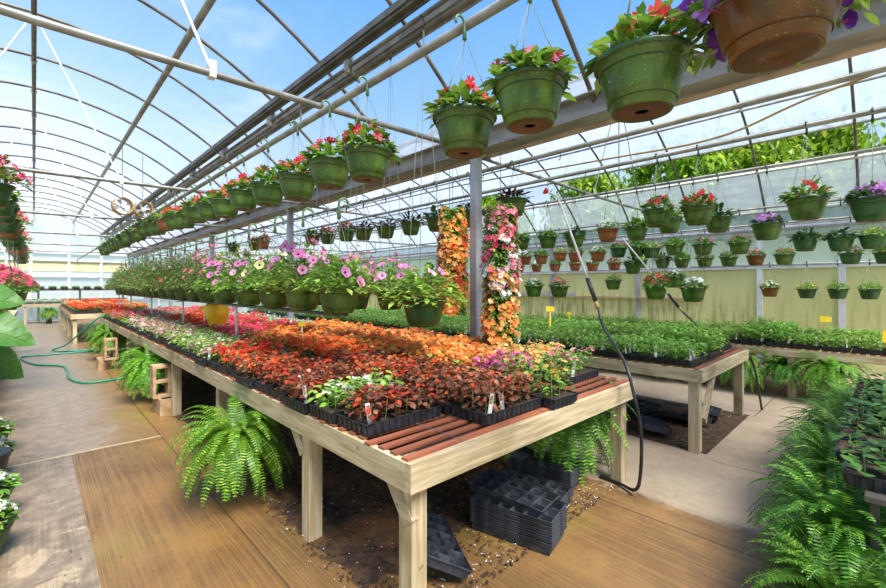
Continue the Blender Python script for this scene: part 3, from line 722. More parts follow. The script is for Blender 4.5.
b4, part4 = bench('plant_bench', .7, 2.6, 15.0, 22.5, .79, 'farther wooden bench continuing behind the long flower bench', [15.05, 17.5, 20, 22.2], True, nslat=5)
t = thing('plant_bench', 'pale wooden bench crossing the far end of the aisle', 'bench', (0, 24, 0))
mb = MB(); mb.box(-1.6, 1.2, -.02, .02, .70, .82); mb.box(-1.6, 1.2, .02, 1.0, .78, .81); obj('top', mb.mesh('top', M['wood_x']), t)
for x in (-1.5, -.3, 1.05):
    mb = MB(); mb.box(x, x+.09, 0, .09, 0, .70); obj('leg', mb.mesh('leg', M['wood_z']), t)
t = thing('plant_bench', 'dark railed bench against the far end wall', 'bench', (0, 26, 0))
mb = MB(); mb.box(-2.5, 3.3, -.1, .5, 1.34, 1.44); obj('top', mb.mesh('top', M['galv_dark']), t)
mb = MB(); mb.box(-2.5, 3.3, -.12, -.08, .92, .98); obj('rail', mb.mesh('rail', M['galv_dark']), t)
for x in (-2.4, -1.2, 0.1, 1.5, 3.1):
    mb = MB(); mb.box(x, x+.08, -.08, 0, 0, 1.34); obj('leg', mb.mesh('leg', M['galv_dark']), t)
# left bench
t = thing('plant_bench', 'wooden bench at the left edge of the aisle holding mixed pots', 'bench', (-1, 5, 0))
mb = MB(); mb.box(-.75, .55, 0, 18, .60, .64); obj('top', mb.mesh('top', M['wood_y']), t)
mb = MB(); mb.box(.51, .55, 0, 18, .50, .60); obj('side_board', mb.mesh('side_board', M['wood_y']), t)
for y in (.1, 3.5, 7, 10.5, 14, 17.6):
    for x in (-.7, .42):
        mb = MB(); mb.box(x, x+.085, y, y+.085, 0, .60); obj('leg', mb.mesh('leg', M['wood_z']), t)

# ------------------------------------------------------------------ trays
def tray_shell(rib=True):
    L, Wd, h = .535, .275, .062; mb = MB(); t = .94
    mb.box(-L/2*t, L/2*t, -Wd/2*t, Wd/2*t, 0, .004)
    # tapered side walls
    def ring(s, z): return [(-L/2*s,-Wd/2*s*1.0,z),(L/2*s,-Wd/2*s,z),(L/2*s,Wd/2*s,z),(-L/2*s,Wd/2*s,z)]
    vs = ring(.93, 0)+ring(.975, h)+ring(1.0, h)+ring(1.0, h-.006)+ring(.985,h-.008)
    fs = []
    for a in range(4):
        for k in range(4): fs.append((a*4+k, a*4+(k+1)%4, a*4+4+(k+1)%4, a*4+4+k))
    mb.add(vs, fs)
    if rib:
        for k in range(12):
            x = -L/2+.03+k*(L-.06)/11
            for s in (-1, 1):
                mb.add([(x-.013, s*Wd/2*.94, .004),(x+.013, s*Wd/2*.94, .004),(x+.013, s*(Wd/2*.985), h-.010),(x-.013, s*(Wd/2*.985), h-.010),(x-.010,s*(Wd/2*.955+.006),.006),(x+.010,s*(Wd/2*.955+.006),.006),(x+.010,s*(Wd/2*.985+.004),h-.012),(x-.010,s*(Wd/2*.985+.004),h-.012)],
                       [(4,5,6,7),(0,4,7,3),(1,2,6,5),(0,1,5,4),(3,7,6,2)])
        for k in range(6):
            y = -Wd/2+.025+k*(Wd-.05)/5
            for s in (-1, 1):
                mb.add([(s*L/2*.94,y-.013,.004),(s*L/2*.94,y+.013,.004),(s*L/2*.985,y+.013,h-.010),(s*L/2*.985,y-.013,h-.010),(s*(L/2*.95+.006),y-.010,.006),(s*(L/2*.95+.006),y+.010,.006),(s*(L/2*.985+.004),y+.010,h-.012),(s*(L/2*.985+.004),y-.010,h-.012)],
                       [(4,5,6,7),(0,4,7,3),(1,2,6,5),(0,1,5,4),(3,7,6,2)])
    return mb
TRAY = tray_shell().mesh('tray_shell', M['black'])
mb = MB(); mb.box(-.258, .258, -.128, .128, .04, .052); TSOIL = mb.mesh('tray_soil', M['soil'])
mb = MB(); mb.box(-.011,.011,-.001,.001,0,.11); mb.box(-.008,.008,-.0016,-.001,.055,.10,1); mb.box(-.006,.006,-.0021,-.0016,.07,.073); mb.box(-.006,.006,-.0021,-.0016,.085,.087)
TAG = mb.mesh('plant_tag', [M['tagm'], M['tagprint']])
# tray growth kinds: leaf mat, flower mat, n flowers, r, height, leaf L, leaf W, n leaves per plant
TK = dict(
 bronze=('leaf_bronze','f_redorange',100,.016,.15,.045,.034,34,'bronze-leaved red begonias'),
 bronzered=('leaf_bronze','f_redorange',210,.018,.15,.042,.03,26,'red-orange begonias'),
 whitebeg=('leaf_light','f_white',70,.019,.15,.05,.036,22,'white begonias with light green leaves'),
 orange=('leaf_mid','f_orange',330,.024,.18,.04,.024,16,'orange impatiens'),
 redorange=('leaf_mid','f_redorange',300,.023,.18,.04,.024,16,'red-orange impatiens'),
 red=('leaf_mid','f_red',210,.022,.17,.04,.024,15,'red impatiens'),
 hotpink=('leaf_mid','f_hotpink',300,.023,.18,.04,.024,15,'hot pink impatiens'),
 palepink=('leaf_olive','f_palepink',170,.019,.15,.045,.026,18,'pale pink flowers'),
 pink=('leaf_mid','f_pink',180,.021,.16,.04,.024,16,'pink flowers'),
 palegreen=('leaf_light','f_white',60,.017,.15,.05,.028,22,'pale green foliage with white flowers'),
 magenta=('leaf_bronze','f_magenta',150,.024,.20,.045,.030,18,'magenta flowers above bronze leaves'),
 peach=('leaf_mid','f_peach',280,.023,.18,.04,.024,16,'peach impatiens'),
 mixed=('leaf_mid','f_pink',46,.021,.20,.045,.026,22,'mixed pink and green impatiens'),
 orangegreen=('leaf_mid','f_orange',26,.024,.22,.045,.026,26,'orange impatiens in lush green leaves'),
 whitegreen=('leaf_mid','f_white',130,.016,.14,.04,.02,16,'small white flowers'),
 tomato=('leaf_seedling',None,0,0,.24,.06,.026,26,'leafy green tomato seedlings'),
 tomatolow=('leaf_seedling',None,0,0,.18,.05,.022,26,'bushy green vegetable seedlings'),
 broad=('leaf_big',None,0,0,.16,.09,.055,9,'broad-leaved squash seedlings'),
)
TG = {}
def tray_growth(kind, seed):
    key = (kind, seed)
    if key in TG: return TG[key]
    lm, fm, nf, fr, H, L, W, nl, _ = TK[kind]
    rnd = random.Random(hash_(kind)*13+seed); mb = MB(); tops = []
    nx, ny = (6, 3) if kind != 'broad' else (5, 2)
    for i in range(nx):
        for j in range(ny):
            px = (-.5+(i+.5)/nx)*.50 + rnd.uniform(-.01,.01); py = (-.5+(j+.5)/ny)*.25 + rnd.uniform(-.01,.01)
            h = H*rnd.uniform(.75,1.12)
            mb.tube([(px,py,.05),(px+rnd.uniform(-.01,.01),py+rnd.uniform(-.01,.01),.05+h*.8)], .0025, 4, 1, False)
            for k in range(nl):
                q = rnd.random(); az = rnd.uniform(0, 2*PI)
                z = .055 + h*(.15+.85*q)
                rr = .045*math.sin(min(1, .25+q*.9)*PI*.6)*rnd.uniform(.4,1.1)
                p = Vector((px+math.cos(az)*rr, py+math.sin(az)*rr, z - rr*.3))
                s = rnd.uniform(.6,1.2)
                vs, fs = leafpts(rnd, p, rdir(rnd, az+rnd.uniform(-.6,.6), rnd.uniform(-.3,.9)), (rnd.uniform(-.4,.4), rnd.uniform(-.4,.4), 1), L*s, W*s, 3 if kind != 'broad' else 4, rnd.uniform(.1,.45))
                mb.add(vs, fs)
                if kind in ('tomato','tomatolow'):
                    d0 = Vector(vs[-1])-Vector(vs[0])
                    for e in (-1,1):
                        sd = Vector((-d0.y, d0.x, 0)).normalized()*e*.7 + d0.normalized()*.7
                        v2, f2 = leafpts(rnd, Vector(vs[0])+d0*.5, sd, (0,0,1), L*s*.6, W*s*.7, 2, .3); mb.add(v2, f2)
            tops.append((px, py, .05+h))
    fo = mb.mesh('foliage_'+kind, [M[lm], M['stem']]); bl = None
    if fm:
        mb = MB()
        for i in range(nf):
            px, py, pz = rnd.choice(tops); az = rnd.uniform(0,6.28); q = rnd.uniform(0,.05)
            z = pz - q*1.2 + rnd.uniform(-.03,.015) if rnd.random() < .75 else pz - rnd.uniform(.02,.09)
            flower5(mb, rnd, (px+math.cos(az)*q, py+math.sin(az)*q, z), (math.cos(az)*q*14+rnd.uniform(-.5,.5), math.sin(az)*q*14+rnd.uniform(-.5,.5), 1), fr*rnd.uniform(.75,1.2), 1 if kind in ('whitebeg','orange','peach') else None)
        bl = mb.mesh('blossoms_'+kind, [M[fm], M['f_centre']])
    TG[key] = (fo, bl); return TG[key]
def tray(x, y, z, kind, label, group, rz=0, seed=None, tags=0, hz=1.0):
    rnd = random.Random(int(x*997)+int(y*1013)*3)
    seed = rnd.randrange(3) if seed is None else seed
    t = thing('seedling_tray', label, 'plant tray', (x, y, z), rz + (PI if rnd.random() < .5 else 0), group)
    obj('tray', TRAY, t); obj('soil', TSOIL, t)
    f, b = tray_growth(kind, seed)
    s = rnd.uniform(.88,1.08)*hz
    obj('foliage', f, t, scale=(1,1,s))
    if b: obj('blossoms', b, t, scale=(1,1,s))
    for k in range(tags):
        wx = -.2+.09*k+rnd.uniform(-.05,.05); wy = -.11
        flip = abs(t.rotation_euler.z - rz) > 1
        obj('plant_tag', TAG, t, (-wx if flip else wx, -wy if flip else wy, .05), (R(rnd.uniform(-8,8)), R(rnd.uniform(-12,12)), rnd.uniform(-.5,.5) - t.rotation_euler.z - .7))
    return t
ZT = .803
def kind1(c, y):
    r = random.Random(int(c*100+y*37)).random()
    if c == 0:
        if y < 2.1: return 'bronze'
        if y < 2.35: return 'whitebeg'
        if y < 2.95: return 'bronze'
        if y < 3.9: return 'bronzered'
        if y < 4.5: return 'red'
        if y < 5.3: return 'palepink' if r < .6 else 'palegreen'
        if y < 5.9: return 'palegreen'
        if y < 9.8: return 'palepink' if r < .65 else ('pink' if r < .85 else 'palegreen')
        return 'pink' if r < .6 else 'red'
    if c == 1:
        if y < 2.3: return 'bronze'
        if y < 3.0: return 'bronzered'
        if y < 3.3: return 'bronze'
        if y < 5.3: return 'redorange' if r < .4 else 'orange'
        if y < 7.0: return 'hotpink'
        if y < 9.2: return 'red' if r < .5 else 'redorange'
        return 'pink' if r < .5 else 'palepink'
    if c == 2:
        if y < 2.25: return 'magenta'
        if y < 5.6: return 'orange'
        if y < 8: return 'hotpink' if r < .7 else 'redorange'
        return 'red' if r < .5 else 'pink'
    if y < 2.5: return 'peach'
    if y < 6: return 'orange'
    if y < 8: return 'whitegreen'
    return 'whitegreen' if r < .6 else 'hotpink'
colname = ['aisle-edge column of the bench', 'second bench column', 'third bench column', 'farthest bench column']
starts = [1.92, 1.62, 2.0, 2.12]
for c in range(4):
    y = starts[c]; i = 0
    while y < 13.05:
        k = kind1(c, y); x = 1.15+.27+.012+c*.565 + random.Random(c*50+i).uniform(-.015,.015) - (.05 if (c == 0 and i in (2,5,9)) else 0)
        tray(x, y, ZT, k, 'tray of %s, %s in the %s' % (TK[k][8], ordw(i), colname[c]), 'bedding flower trays on the long bench', R(random.Random(c*9+i).uniform(-1.5,1.5)), tags=(2 if (c == 1 and i == 0) else 1 if (i % 3 == 0 or (c == 0 and i == 2)) else 0))
        y += .29; i += 1
tray(2.41, 1.66, ZT, 'orangegreen', 'turned tray of orange impatiens in green leaves at the bench end', 'bedding flower trays on the long bench', R(88), tags=0)
tray(3.13, 1.80, ZT, 'mixed', 'front right tray of mixed pink and green impatiens on the bench end', 'bedding flower trays on the long bench', R(2), tags=1)

# bench 2 and 3 seedlings, far bench flowers
cn2 = ['near-side column', 'middle column', 'wall-side column']
for c in range(3):
    y = 1.42 + (0, .0, .05)[c]; i = 0
    while y < 9.4:
        k = ('tomatolow','tomato','tomato')[c] if y < 8 else 'whitegreen' if (i*7+c) % 3 == 0 else 'tomatolow'
        tray(4.38+.29+c*.6, y, ZT-.01, k, 'tray of %s, %s in middle bench %s' % (TK[k][8], ordw(i), cn2[c]), 'vegetable seedling trays on the middle bench', tags=3 if i < 12 and c == 0 else 0)
        y += .295; i += 1
for c in range(2):
    y = -.7; i = 0
    while y < 5.2:
        k = ('tomatolow','tomato')[c] if i not in (6,7,8) else 'tomato'
        tray(7.5+.29+c*.58, y, .693, k, 'tray of %s, %s in wall bench %s column' % (TK[k][8], ordw(i), ('front','back')[c]), 'seedling trays on the wall bench', tags=2 if c == 0 else 0, hz=1.15 if i in (6,7) else .9)
        y += .30; i += 1
# beyond the 300 nearest trays: one merged mass of far trays
def merged(items, name):
    vs = []; fs = []; mi = []; mats = []
    cache = {}
    for me, mx in items:
        if me.name not in cache:
            cache[me.name] = ([v.co.copy() for v in me.vertices], [tuple(p.vertices) for p in me.polygons], [p.material_index for p in me.polygons], [m for m in me.materials])
        V, F, I, ms = cache[me.name]; n = len(vs)
        idx = []
        for m in ms:
            if m not in mats: mats.append(m)
            idx.append(mats.index(m))
        vs += [tuple(mx @ v) for v in V]; fs += [tuple(i+n for i in f) for f in F]; mi += [idx[i] for i in I]
    me = bpy.data.meshes.new(name); me.from_pydata(vs, [], fs)
    for m in mats: me.materials.append(m)
    me.polygons.foreach_set('material_index', mi); return me
items = []
def far_tray(x, y, z, k, rz=0, hz=1):
    mx = Matrix.Translation((x, y, z)) @ Matrix.Rotation(rz, 4, 'Z')
    items.append((FARSHELL, mx)); items.append((TSOIL, mx))
    f, b = tray_growth(k, 0)
    for m in (f, b):
        if m: items.append((m, mx @ Matrix.Diagonal((1,1,hz,1))))
mb = MB(); mb.box(-.26,.26,-.13,.13,0,.055); FARSHELL = mb.mesh('far_shell', M['black'])
for c in range(3):
    for i in range(24): far_tray(.7+.32+c*.6, 15.2+.3*i, .803, ['redorange','red','orange','palepink','red'][(i//5+c) % 5])
for c in range(3):
    for i in range(11): far_tray(4.38+.29+c*.6, 9.6+.3*i, ZT-.01, 'whitegreen' if (i*7+c) % 3 == 0 else 'tomatolow')
for i in range(9): far_tray(-1.3+.29*i, 24.35, .812, 'whitegreen', R(90))
for i in range(14): far_tray(-2.2+.4*i, 26.1, 1.442, 'tomatolow', R(90), .5)
tag(obj('seedling_trays', merged(items, 'far_trays')), 'mass of distant flower and seedling trays on the farther benches', 'plant trays', kind='stuff')

# ------------------------------------------------------------------ raised shelf of petunia pots on the long bench
t = thing('pot_shelf', 'narrow raised rail shelf on white legs above the flower trays', 'shelf', (1.7, 2.5, ZT-.001))
for dx in (-.035, .035):
    mb = MB(); mb.tube([(dx, .38, .527), (dx, 12.4, .527)], .011, 8); obj('rail', mb.mesh('rail', M['galv_dark'], True), t)
for y in (2.75, 5.2, 7.7, 10.2, 12.2):
    mb = MB(); mb.tube([(0,y,-.001),(0,y,.51)], .013, 8); mb.box(-.09,.09,y-.015,y+.015,.5,.516); obj('leg', mb.mesh('leg', M['whiteframe'], True), t)
HY = [2.94, 3.55, 4.15, 4.85, 5.6, 6.3, 6.95, 7.6, 8.2, 8.8, 9.4, 10, 10.6, 11.2, 11.8, 12.4, 13, 13.6, 14.3]
HKD = ['petlime','petpink','petcream','petpink','petpink','mixtall','olive','oliveor','olive','olive','oliveor','olive','olive','oliveor','olive','olive','oliveor','olive','olive']
for i, y in enumerate(HY):
    basket(1.7, y, ZT+.527+.011+.1785*1.14, 'pot_green', HKD[i], 'green pot with %s, %s on the raised shelf' % (look(HKD[i]), ordw(i)), 'petunia pots on the raised shelf', None, s=1.14)
basket(2.40, 2.75, 1.44, 'pot_dkgreen', 'petlime', 'large dark green pot of pale petunia foliage hanging left of the flower tower', None, 3.82, s=1.3, hook='hookd')
# bushy pots hanging on long wires from the roof vent rail, behind the shelf
for i, (x, y, z, k) in enumerate([(2.5,3.35,1.50,'petpink'),(2.5,3.95,1.48,'mixtall'),(2.5,4.7,1.50,'mixtall'),(2.5,5.5,1.52,'petpink'),(2.5,6.4,1.5,'mixtall')]):
    basket(x, y, z, 'pot_dkgreen', k, 'dark green pot with %s, %s hanging behind the raised shelf' % (look(k), ordw(i)), 'pots hanging behind the raised shelf', 3.82, hook='hookd')
t = thing('yellow_pot', 'round glossy yellow pot glowing under the raised shelf', 'pot', (1.86, 6.55, ZT-.001))
mb = MB(); mb.lathe([(0,0),(.08,0),(.10,.2),(.115,.26),(.145,.32),(.155,.38),(.155,.44),(.14,.49),(.12,.505),(.11,.50)], 28); obj('shell', mb.mesh('shell', M['yellow_pot'], True), t)
def sign(x, y, z, h, w, label, lean=0, rz=0, post=None):
    t = thing('plant_sign', label, 'sign', (x, y, z), rz, 'yellow plant signs')
    mb = MB(); mb.bar((0,0,0),(lean,0,h), .012, .004); obj('stake', mb.mesh('stake', M[post or 'yellow']), t)
    mb = MB(); mb.add([(lean-w/2,-.004,h-.01),(lean+w/2,-.004,h-.01),(lean+w/2,-.004,h+w*.42),(lean-w/2,-.004,h+w*.5),(lean-w/2,.0,h-.01),(lean+w/2,.0,h-.01),(lean+w/2,0,h+w*.42),(lean-w/2,0,h+w*.5)], [(0,1,2,3),(7,6,5,4),(0,4,5,1),(1,5,6,2),(2,6,7,3),(3,7,4,0)]); obj('card', mb.mesh('card', M['yellow']), t)
sign(2.32, 4.87, .86, .22, .08, 'small yellow sign with white stake among the orange impatiens', 0, -.75, 'white_plastic')
sign(1.99, 7.68, .86, .30, .13, 'yellow card sign low among the red impatiens beyond the shelf', 0, -.75, 'white_plastic')
sign(8.15, .62, .75, .30, .15, 'yellow plant sign leaning above the wall bench seedlings', -.03, -.9)
sign(4.6, .0, .70, .44, .16, 'tall yellow sign at the right edge among squash seedlings', .02, -.9)
sign(5.4, 3.1, .86, .30, .06, 'small yellow tag above the tomato seedlings beside the wand', .0, -.9)
sign(3.25, 2.05, 1.2, .14, .07, 'tiny yellow tag hanging beside the flower tower', 0, -.9)

# flower towers beside the gutter post
def tower(x, y, z0, z1, rad, mats, label, seed):
    rnd = random.Random(seed); t = thing('flower_tower', label, 'hanging flower bag', (x, y, z0))
    H = z1-z0; mb = MB(); mb.tube([(0,0,.02),(0,0,H-.14)], rad*.28, 14); obj('grow_bag', mb.mesh('grow_bag', M['mesh_teal'], True), t)
    mb = MB(); mb.tube([(0,0,H-.11),(.0,0,3.03-z0-.04),(3.55-x if x < 3.5 else 0, 3.23-y if abs(y-3.23) < .4 else 0, 3.03-z0+.0)], .003, 5); obj('strap', mb.mesh('strap', M['hanger_dark']), t)
    prof = lambda q: rad*(.62+.38*math.sin(min(1,(1-q)*1.6+.3)*PI/2))
    mb = MB()
    for i in range(3400):
        az = rnd.uniform(0,2*PI); q = rnd.random(); z = H*q*1.02; rr = prof(q)*rnd.uniform(.6,.98)
        vs, fs = leafpts(rnd, (math.cos(az)*rr*.92, math.sin(az)*rr*.92, z), rdir(rnd, az+rnd.uniform(-.7,.7), rnd.uniform(-.5,.7)), (0,0,1), rnd.uniform(.04,.06), rnd.uniform(.024,.038), 3, .4); mb.add(vs, fs)
    obj('foliage', mb.mesh('foliage', M['leaf_mid']), t)
    for mi, (m, n, zz) in enumerate(mats):
        mb = MB(); cc = [(rnd.uniform(0,2*PI), rnd.uniform(*zz)) for k in range(max(6, n//9))]
        for i in range(n):
            c0 = rnd.choice(cc); az = c0[0]+rnd.gauss(0,.35); q = min(1.03, max(0, c0[1]+rnd.gauss(0,.035))); z = H*q; rr = prof(q)*rnd.uniform(.9,1.12)
            flower5(mb, rnd, (math.cos(az)*rr, math.sin(az)*rr, z), (math.cos(az)+rnd.uniform(-.5,.5), math.sin(az)+rnd.uniform(-.5,.5), rnd.uniform(-.1,.8)), rnd.uniform(.024,.036), 1 if m in ('f_white','f_pink') else None)
        obj('blossoms', mb.mesh('blossoms', [M[m], M['f_centre']]), t)
tower(3.38, 3.38, 1.25, 2.40, .155, [('f_orange', 760, (0,1)), ('f_redorange', 180, (0,.8))], 'tall hanging tower of orange impatiens left of the grey post', 1)
tower(3.30, 2.64, 1.03, 2.32, .17, [('f_pink', 170, (.45,1)), ('f_white', 210, (.0,.95)), ('f_orange', 280, (0,.5)), ('f_hotpink', 90, (.4,1))], 'tall hanging tower of mixed pink, white and orange flowers right of the grey post', 2)

# ------------------------------------------------------------------ ferns
def fern_mesh(seed, nf, L, m, pairs=26, el=(.2,1.3), droop=1.0, pw=.1):
    rnd = random.Random(seed); mb = MB()
    for i in range(nf):
        az = rnd.uniform(0,2*PI); e = rnd.uniform(*el); ln = L*rnd.uniform(.6,1.1)
        p = Vector((math.cos(az)*.04, math.sin(az)*.04, 0)); d = rdir(rnd, az, e); st = ln/pairs; tw = rnd.uniform(-.3,.3)
        spine = [p.copy()]
        for k in range(pairs):
            t = k/pairs
            d = (d + Vector((math.cos(az+1.57)*.02*tw, math.sin(az+1.57)*.02*tw, -.085*droop*(0.5+t)))).normalized()
            p2 = p + d*st
            side = d.cross(Vector((0,0,1)));
            if side.length < 1e-3: side = Vector((-math.sin(az), math.cos(az), 0))
            side.normalize(); nrm = side.cross(d)
            w = pw*ln*math.sin(PI*min(1,(t*.9+.1)))**.6*(1-.35*t)*rnd.uniform(.85,1.1)+.004
            for s in (-1,1):
                q = (side*s + d*.25 - nrm*.12*(1 if s else 1)).normalized()
                wd = st*.30
                a = p - d*wd*.5; b_ = p + d*wd*.5; tip = p + q*w; mid1 = p + q*w*.6 + d*wd; mid2 = p + q*w*.55 - d*wd*.8
                mb.add([a, mid2, tip, mid1, b_], [(0,1,2,3,4)] if s > 0 else [(4,3,2,1,0)])
            p = p2; spine.append(p.copy())
        mb.tube(spine[::4]+[spine[-1]], [.0022]*len(spine[::4])+[.0006], 3, 1, False)
    return mb.mesh('fronds', [M[m], M['stem']])
FERN = [fern_mesh(s, 180, .58, 'leaf_fern', 26, (-.3,1.25), 1.15, .125) for s in (1,2,3)]
FERND = [fern_mesh(s, 190, .46, 'leaf_fern_deep', 24, (-.2,1.35), 1.0, .125) for s in (4,5)]
mb = MB(); mb.lathe([(0,-.18),(.09,-.18),(.12,-.02),(.13,0),(.12,0),(.11,-.03),(0,-.03)], 20); FPOT = mb.mesh('fern_pot', M['pot_dkgreen'], True)
def fern(x, y, z, label, group, s=1.0, deep=False, rz=0, v=0, stand=True, hang=None):
    rnd = random.Random(int(x*71+y*33)); t = thing('potted_fern', label, 'fern', (x, y, z), rnd.uniform(0,6.28), group)
    if hang:
        mb = MB()
        for k in range(3): mb.tube([(.122*s*math.cos(k*2.094), .122*s*math.sin(k*2.094), -.01), (.02*math.cos(k*2.094), .02*math.sin(k*2.094), hang-z)], .002, 4)
        obj('hanger', mb.mesh('hanger', M['wire']), t)
    elif stand and z > .22:
        h = z-.18; mb = MB(); mb.lathe([(.13*s,-z/1),(.13*s,-z+.015),(.095*s,-.181*s-.01),(.09*s,-.181*s),(0,-.181*s)], 16)
        obj('stand', mb.mesh('stand', M['black'], True), t)
    obj('pot', FPOT, t, scale=(s,s,s)); obj('fronds', (FERND if deep else FERN)[v % (2 if deep else 3)], t, (0,0,0), scale=(s,s,s))
for i, (x, y, z, s) in enumerate([(1.08,3.3,.44,.86),(1.17,7.0,.46,.88),(1.25,7.85,.46,.85),(1.17,11.4,.46,.85),(1.17,12.6,.46,.8)]):
    fern(x, y, z, 'bright green fern spilling into the left aisle, %s from the bench front' % ordw(i), 'ferns beneath the long bench aisle side', s, v=i, hang=.67)
for i, (x, y, z, s) in enumerate([(3.30,1.98,.47,1.12),(2.95,2.45,.46,.9),(3.36,2.75,.46,.9),(3.3,3.5,.46,.9)]):
    fern(x, y, z, 'green fern under the long bench right end, %s from the front leg' % ordw(i), 'ferns beneath the bench right end', s, v=i+1, hang=.67)
for i in range(13):
    fern(7.60+.05*(i % 2), .55+.50*i, .42, 'fern hanging under the wall bench, %s counting from the right' % ordw(i), 'ferns beneath the wall bench', .85, i % 2, v=i, hang=.59)
for i, (x, y, z, s) in enumerate([(2.50,.14,.20,.85),(2.85,.16,.34,.9),(3.2,.22,.30,.9),(3.55,.18,.36,.9),(3.9,.24,.32,.9),(4.25,.20,.36,.9),(4.65,.26,.34,.9),(5.05,.22,.36,.85),(5.5,.24,.34,.85),(5.95,.22,.34,.85)]):
    fern(x, y, z, 'lush fern in the right corner mass, %s from the camera' % ordw(i), 'ferns in the right corner', s, True, v=i)
fern(.45, 24.0, .45, 'small fern under the far cross bench', None, .8)

# right corner low bench with squash seedlings
t = thing('plant_stand', 'low black wire stand behind the right corner ferns', 'stand', (4.6, -.12, 0))
mb = MB(); mb.box(-1.95,1.3,-.22,.20,.60,.625); obj('top', mb.mesh('top', M['galv_dark']), t)
for x in (-1.85,-.2,1.2):
    for y in (-.2,.17):
        mb = MB(); mb.box(x-.015,x+.015,y-.015,y+.015,0,.60); obj('leg', mb.mesh('leg', M['galv_dark']), t)
for i in range(9):
    tray(2.86+.33*i, -.06 - .05*(i < 1), .626, 'broad', 'black tray of broad pale seedlings, %s along the right corner stand' % ordw(i), 'squash trays in the right corner', R(90+2*(i%3)), tags=1, hz=.7)
# ------------------------------------------------------------------ hoses, wands
t = thing('garden_hose', 'green garden hose looping over the left aisle onto the flower bench', 'hose', (0,0,0))
def smooth(pts, n=8):
    out = []; P = [Vector(p) for p in pts]
    for i in range(len(P)-1):
        p0 = P[max(i-1,0)]; p1 = P[i]; p2 = P[i+1]; p3 = P[min(i+2,len(P)-1)]
        for k in range(n):
            t = k/n; out.append(.5*((2*p1)+(-p0+p2)*t+(2*p0-5*p1+4*p2-p3)*t*t+(-p0+3*p1-3*p2+p3)*t**3))
    out.append(P[-1]); return out
mb = MB(); mb.tube(smooth([(1.5,12.6,.85),(1.12,12.4,.86),(.85,12.6,.6),(.55,13.2,.2),(.32,13.8,.02),(.5,13.4,.018),(1.0,13.2,.018),(.95,13.0,.018),(.2,13.0,.018),(-.2,12.9,.018),(.0,11.6,.018),(.40,10.9,.018),(.42,9.6,.018),(.5,9.0,.018),(.7,8.75,.018),(1.3,8.9,.018)]), .017, 8)
obj('tube', mb.mesh('tube', M['hose_green'], True), t)
def wand(pts, hose, label, top, red=True):
    o = Vector(hose[-1]); t = thing('watering_wand', label, 'watering wand', (0,0,0))
    P = [Vector(p) for p in pts]
    d = (P[-1]-P[1]).normalized()
    mb = MB(); mb.tube(P, .011, 8); obj('tube', mb.mesh('tube', M['alu'], True), t)
    if red: mb = MB(); mb.tube([P[0]-(P[1]-P[0]).normalized()*.02, P[0]+(P[0]-P[1]).normalized()*.05], [.02,.035], 10); obj('spray_head', mb.mesh('spray_head', M['redp'], True), t)
    e = P[-1]; mb = MB(); mb.tube([e-d*.02, e+d*.2], .019, 10); obj('grip', mb.mesh('grip', M['black'], True), t)
    mb = MB(); mb.tube([e+d*.2, e+d*.27], .016, 10); obj('coupling', mb.mesh('coupling', M['rope'], True), t)
    mb = MB(); mb.tube(smooth([e+d*.27]+hose), .0125, 8); obj('hose', mb.mesh('hose', M['blackrub'], True), t)
    mb = MB(); mb.tube([P[1], top], .002, 4); obj('hanging_wire', mb.mesh('hanging_wire', M['wire']), t)
wand([(3.6,2.28,2.45),(3.62,2.2,2.40),(3.6,1.88,1.60)], [(3.50,1.68,1.19),(3.20,1.38,.98),(3.12,1.28,.78),(3.15,1.24,.51),(3.17,1.25,.20),(3.20,1.30,.05),(3.28,1.45,.02),(3.3,1.62,.016)], 'white-tubed watering wand with red head hanging at the bench end', (3.9,2.2,2.93))
wand([(6.3,2.74,2.26),(6.3,2.70,2.2),(6.3,2.10,1.42)], [(6.32,1.75,1.02),(6.30,1.50,.82),(6.28,1.28,.76),(6.32,1.16,.62),(6.5,1.10,.02)], 'second watering wand hanging over the seedling bench', (6.0,2.7,2.9), red=False)
# tan cable slung beside the gutter
mb = MB(); mb.tube(smooth([(4.0,8.0,2.86),(4.0,4.2,2.86),(4.0,2.0,2.78),(4.0,1.0,2.75),(4.0,.35,2.9),(4.0,-.6,3.05)]), .009, 6)
tag(obj('cable', mb.mesh('cable', M['rope'], True)), 'thin tan cable sagging along the rod beyond the gutter', 'cable')

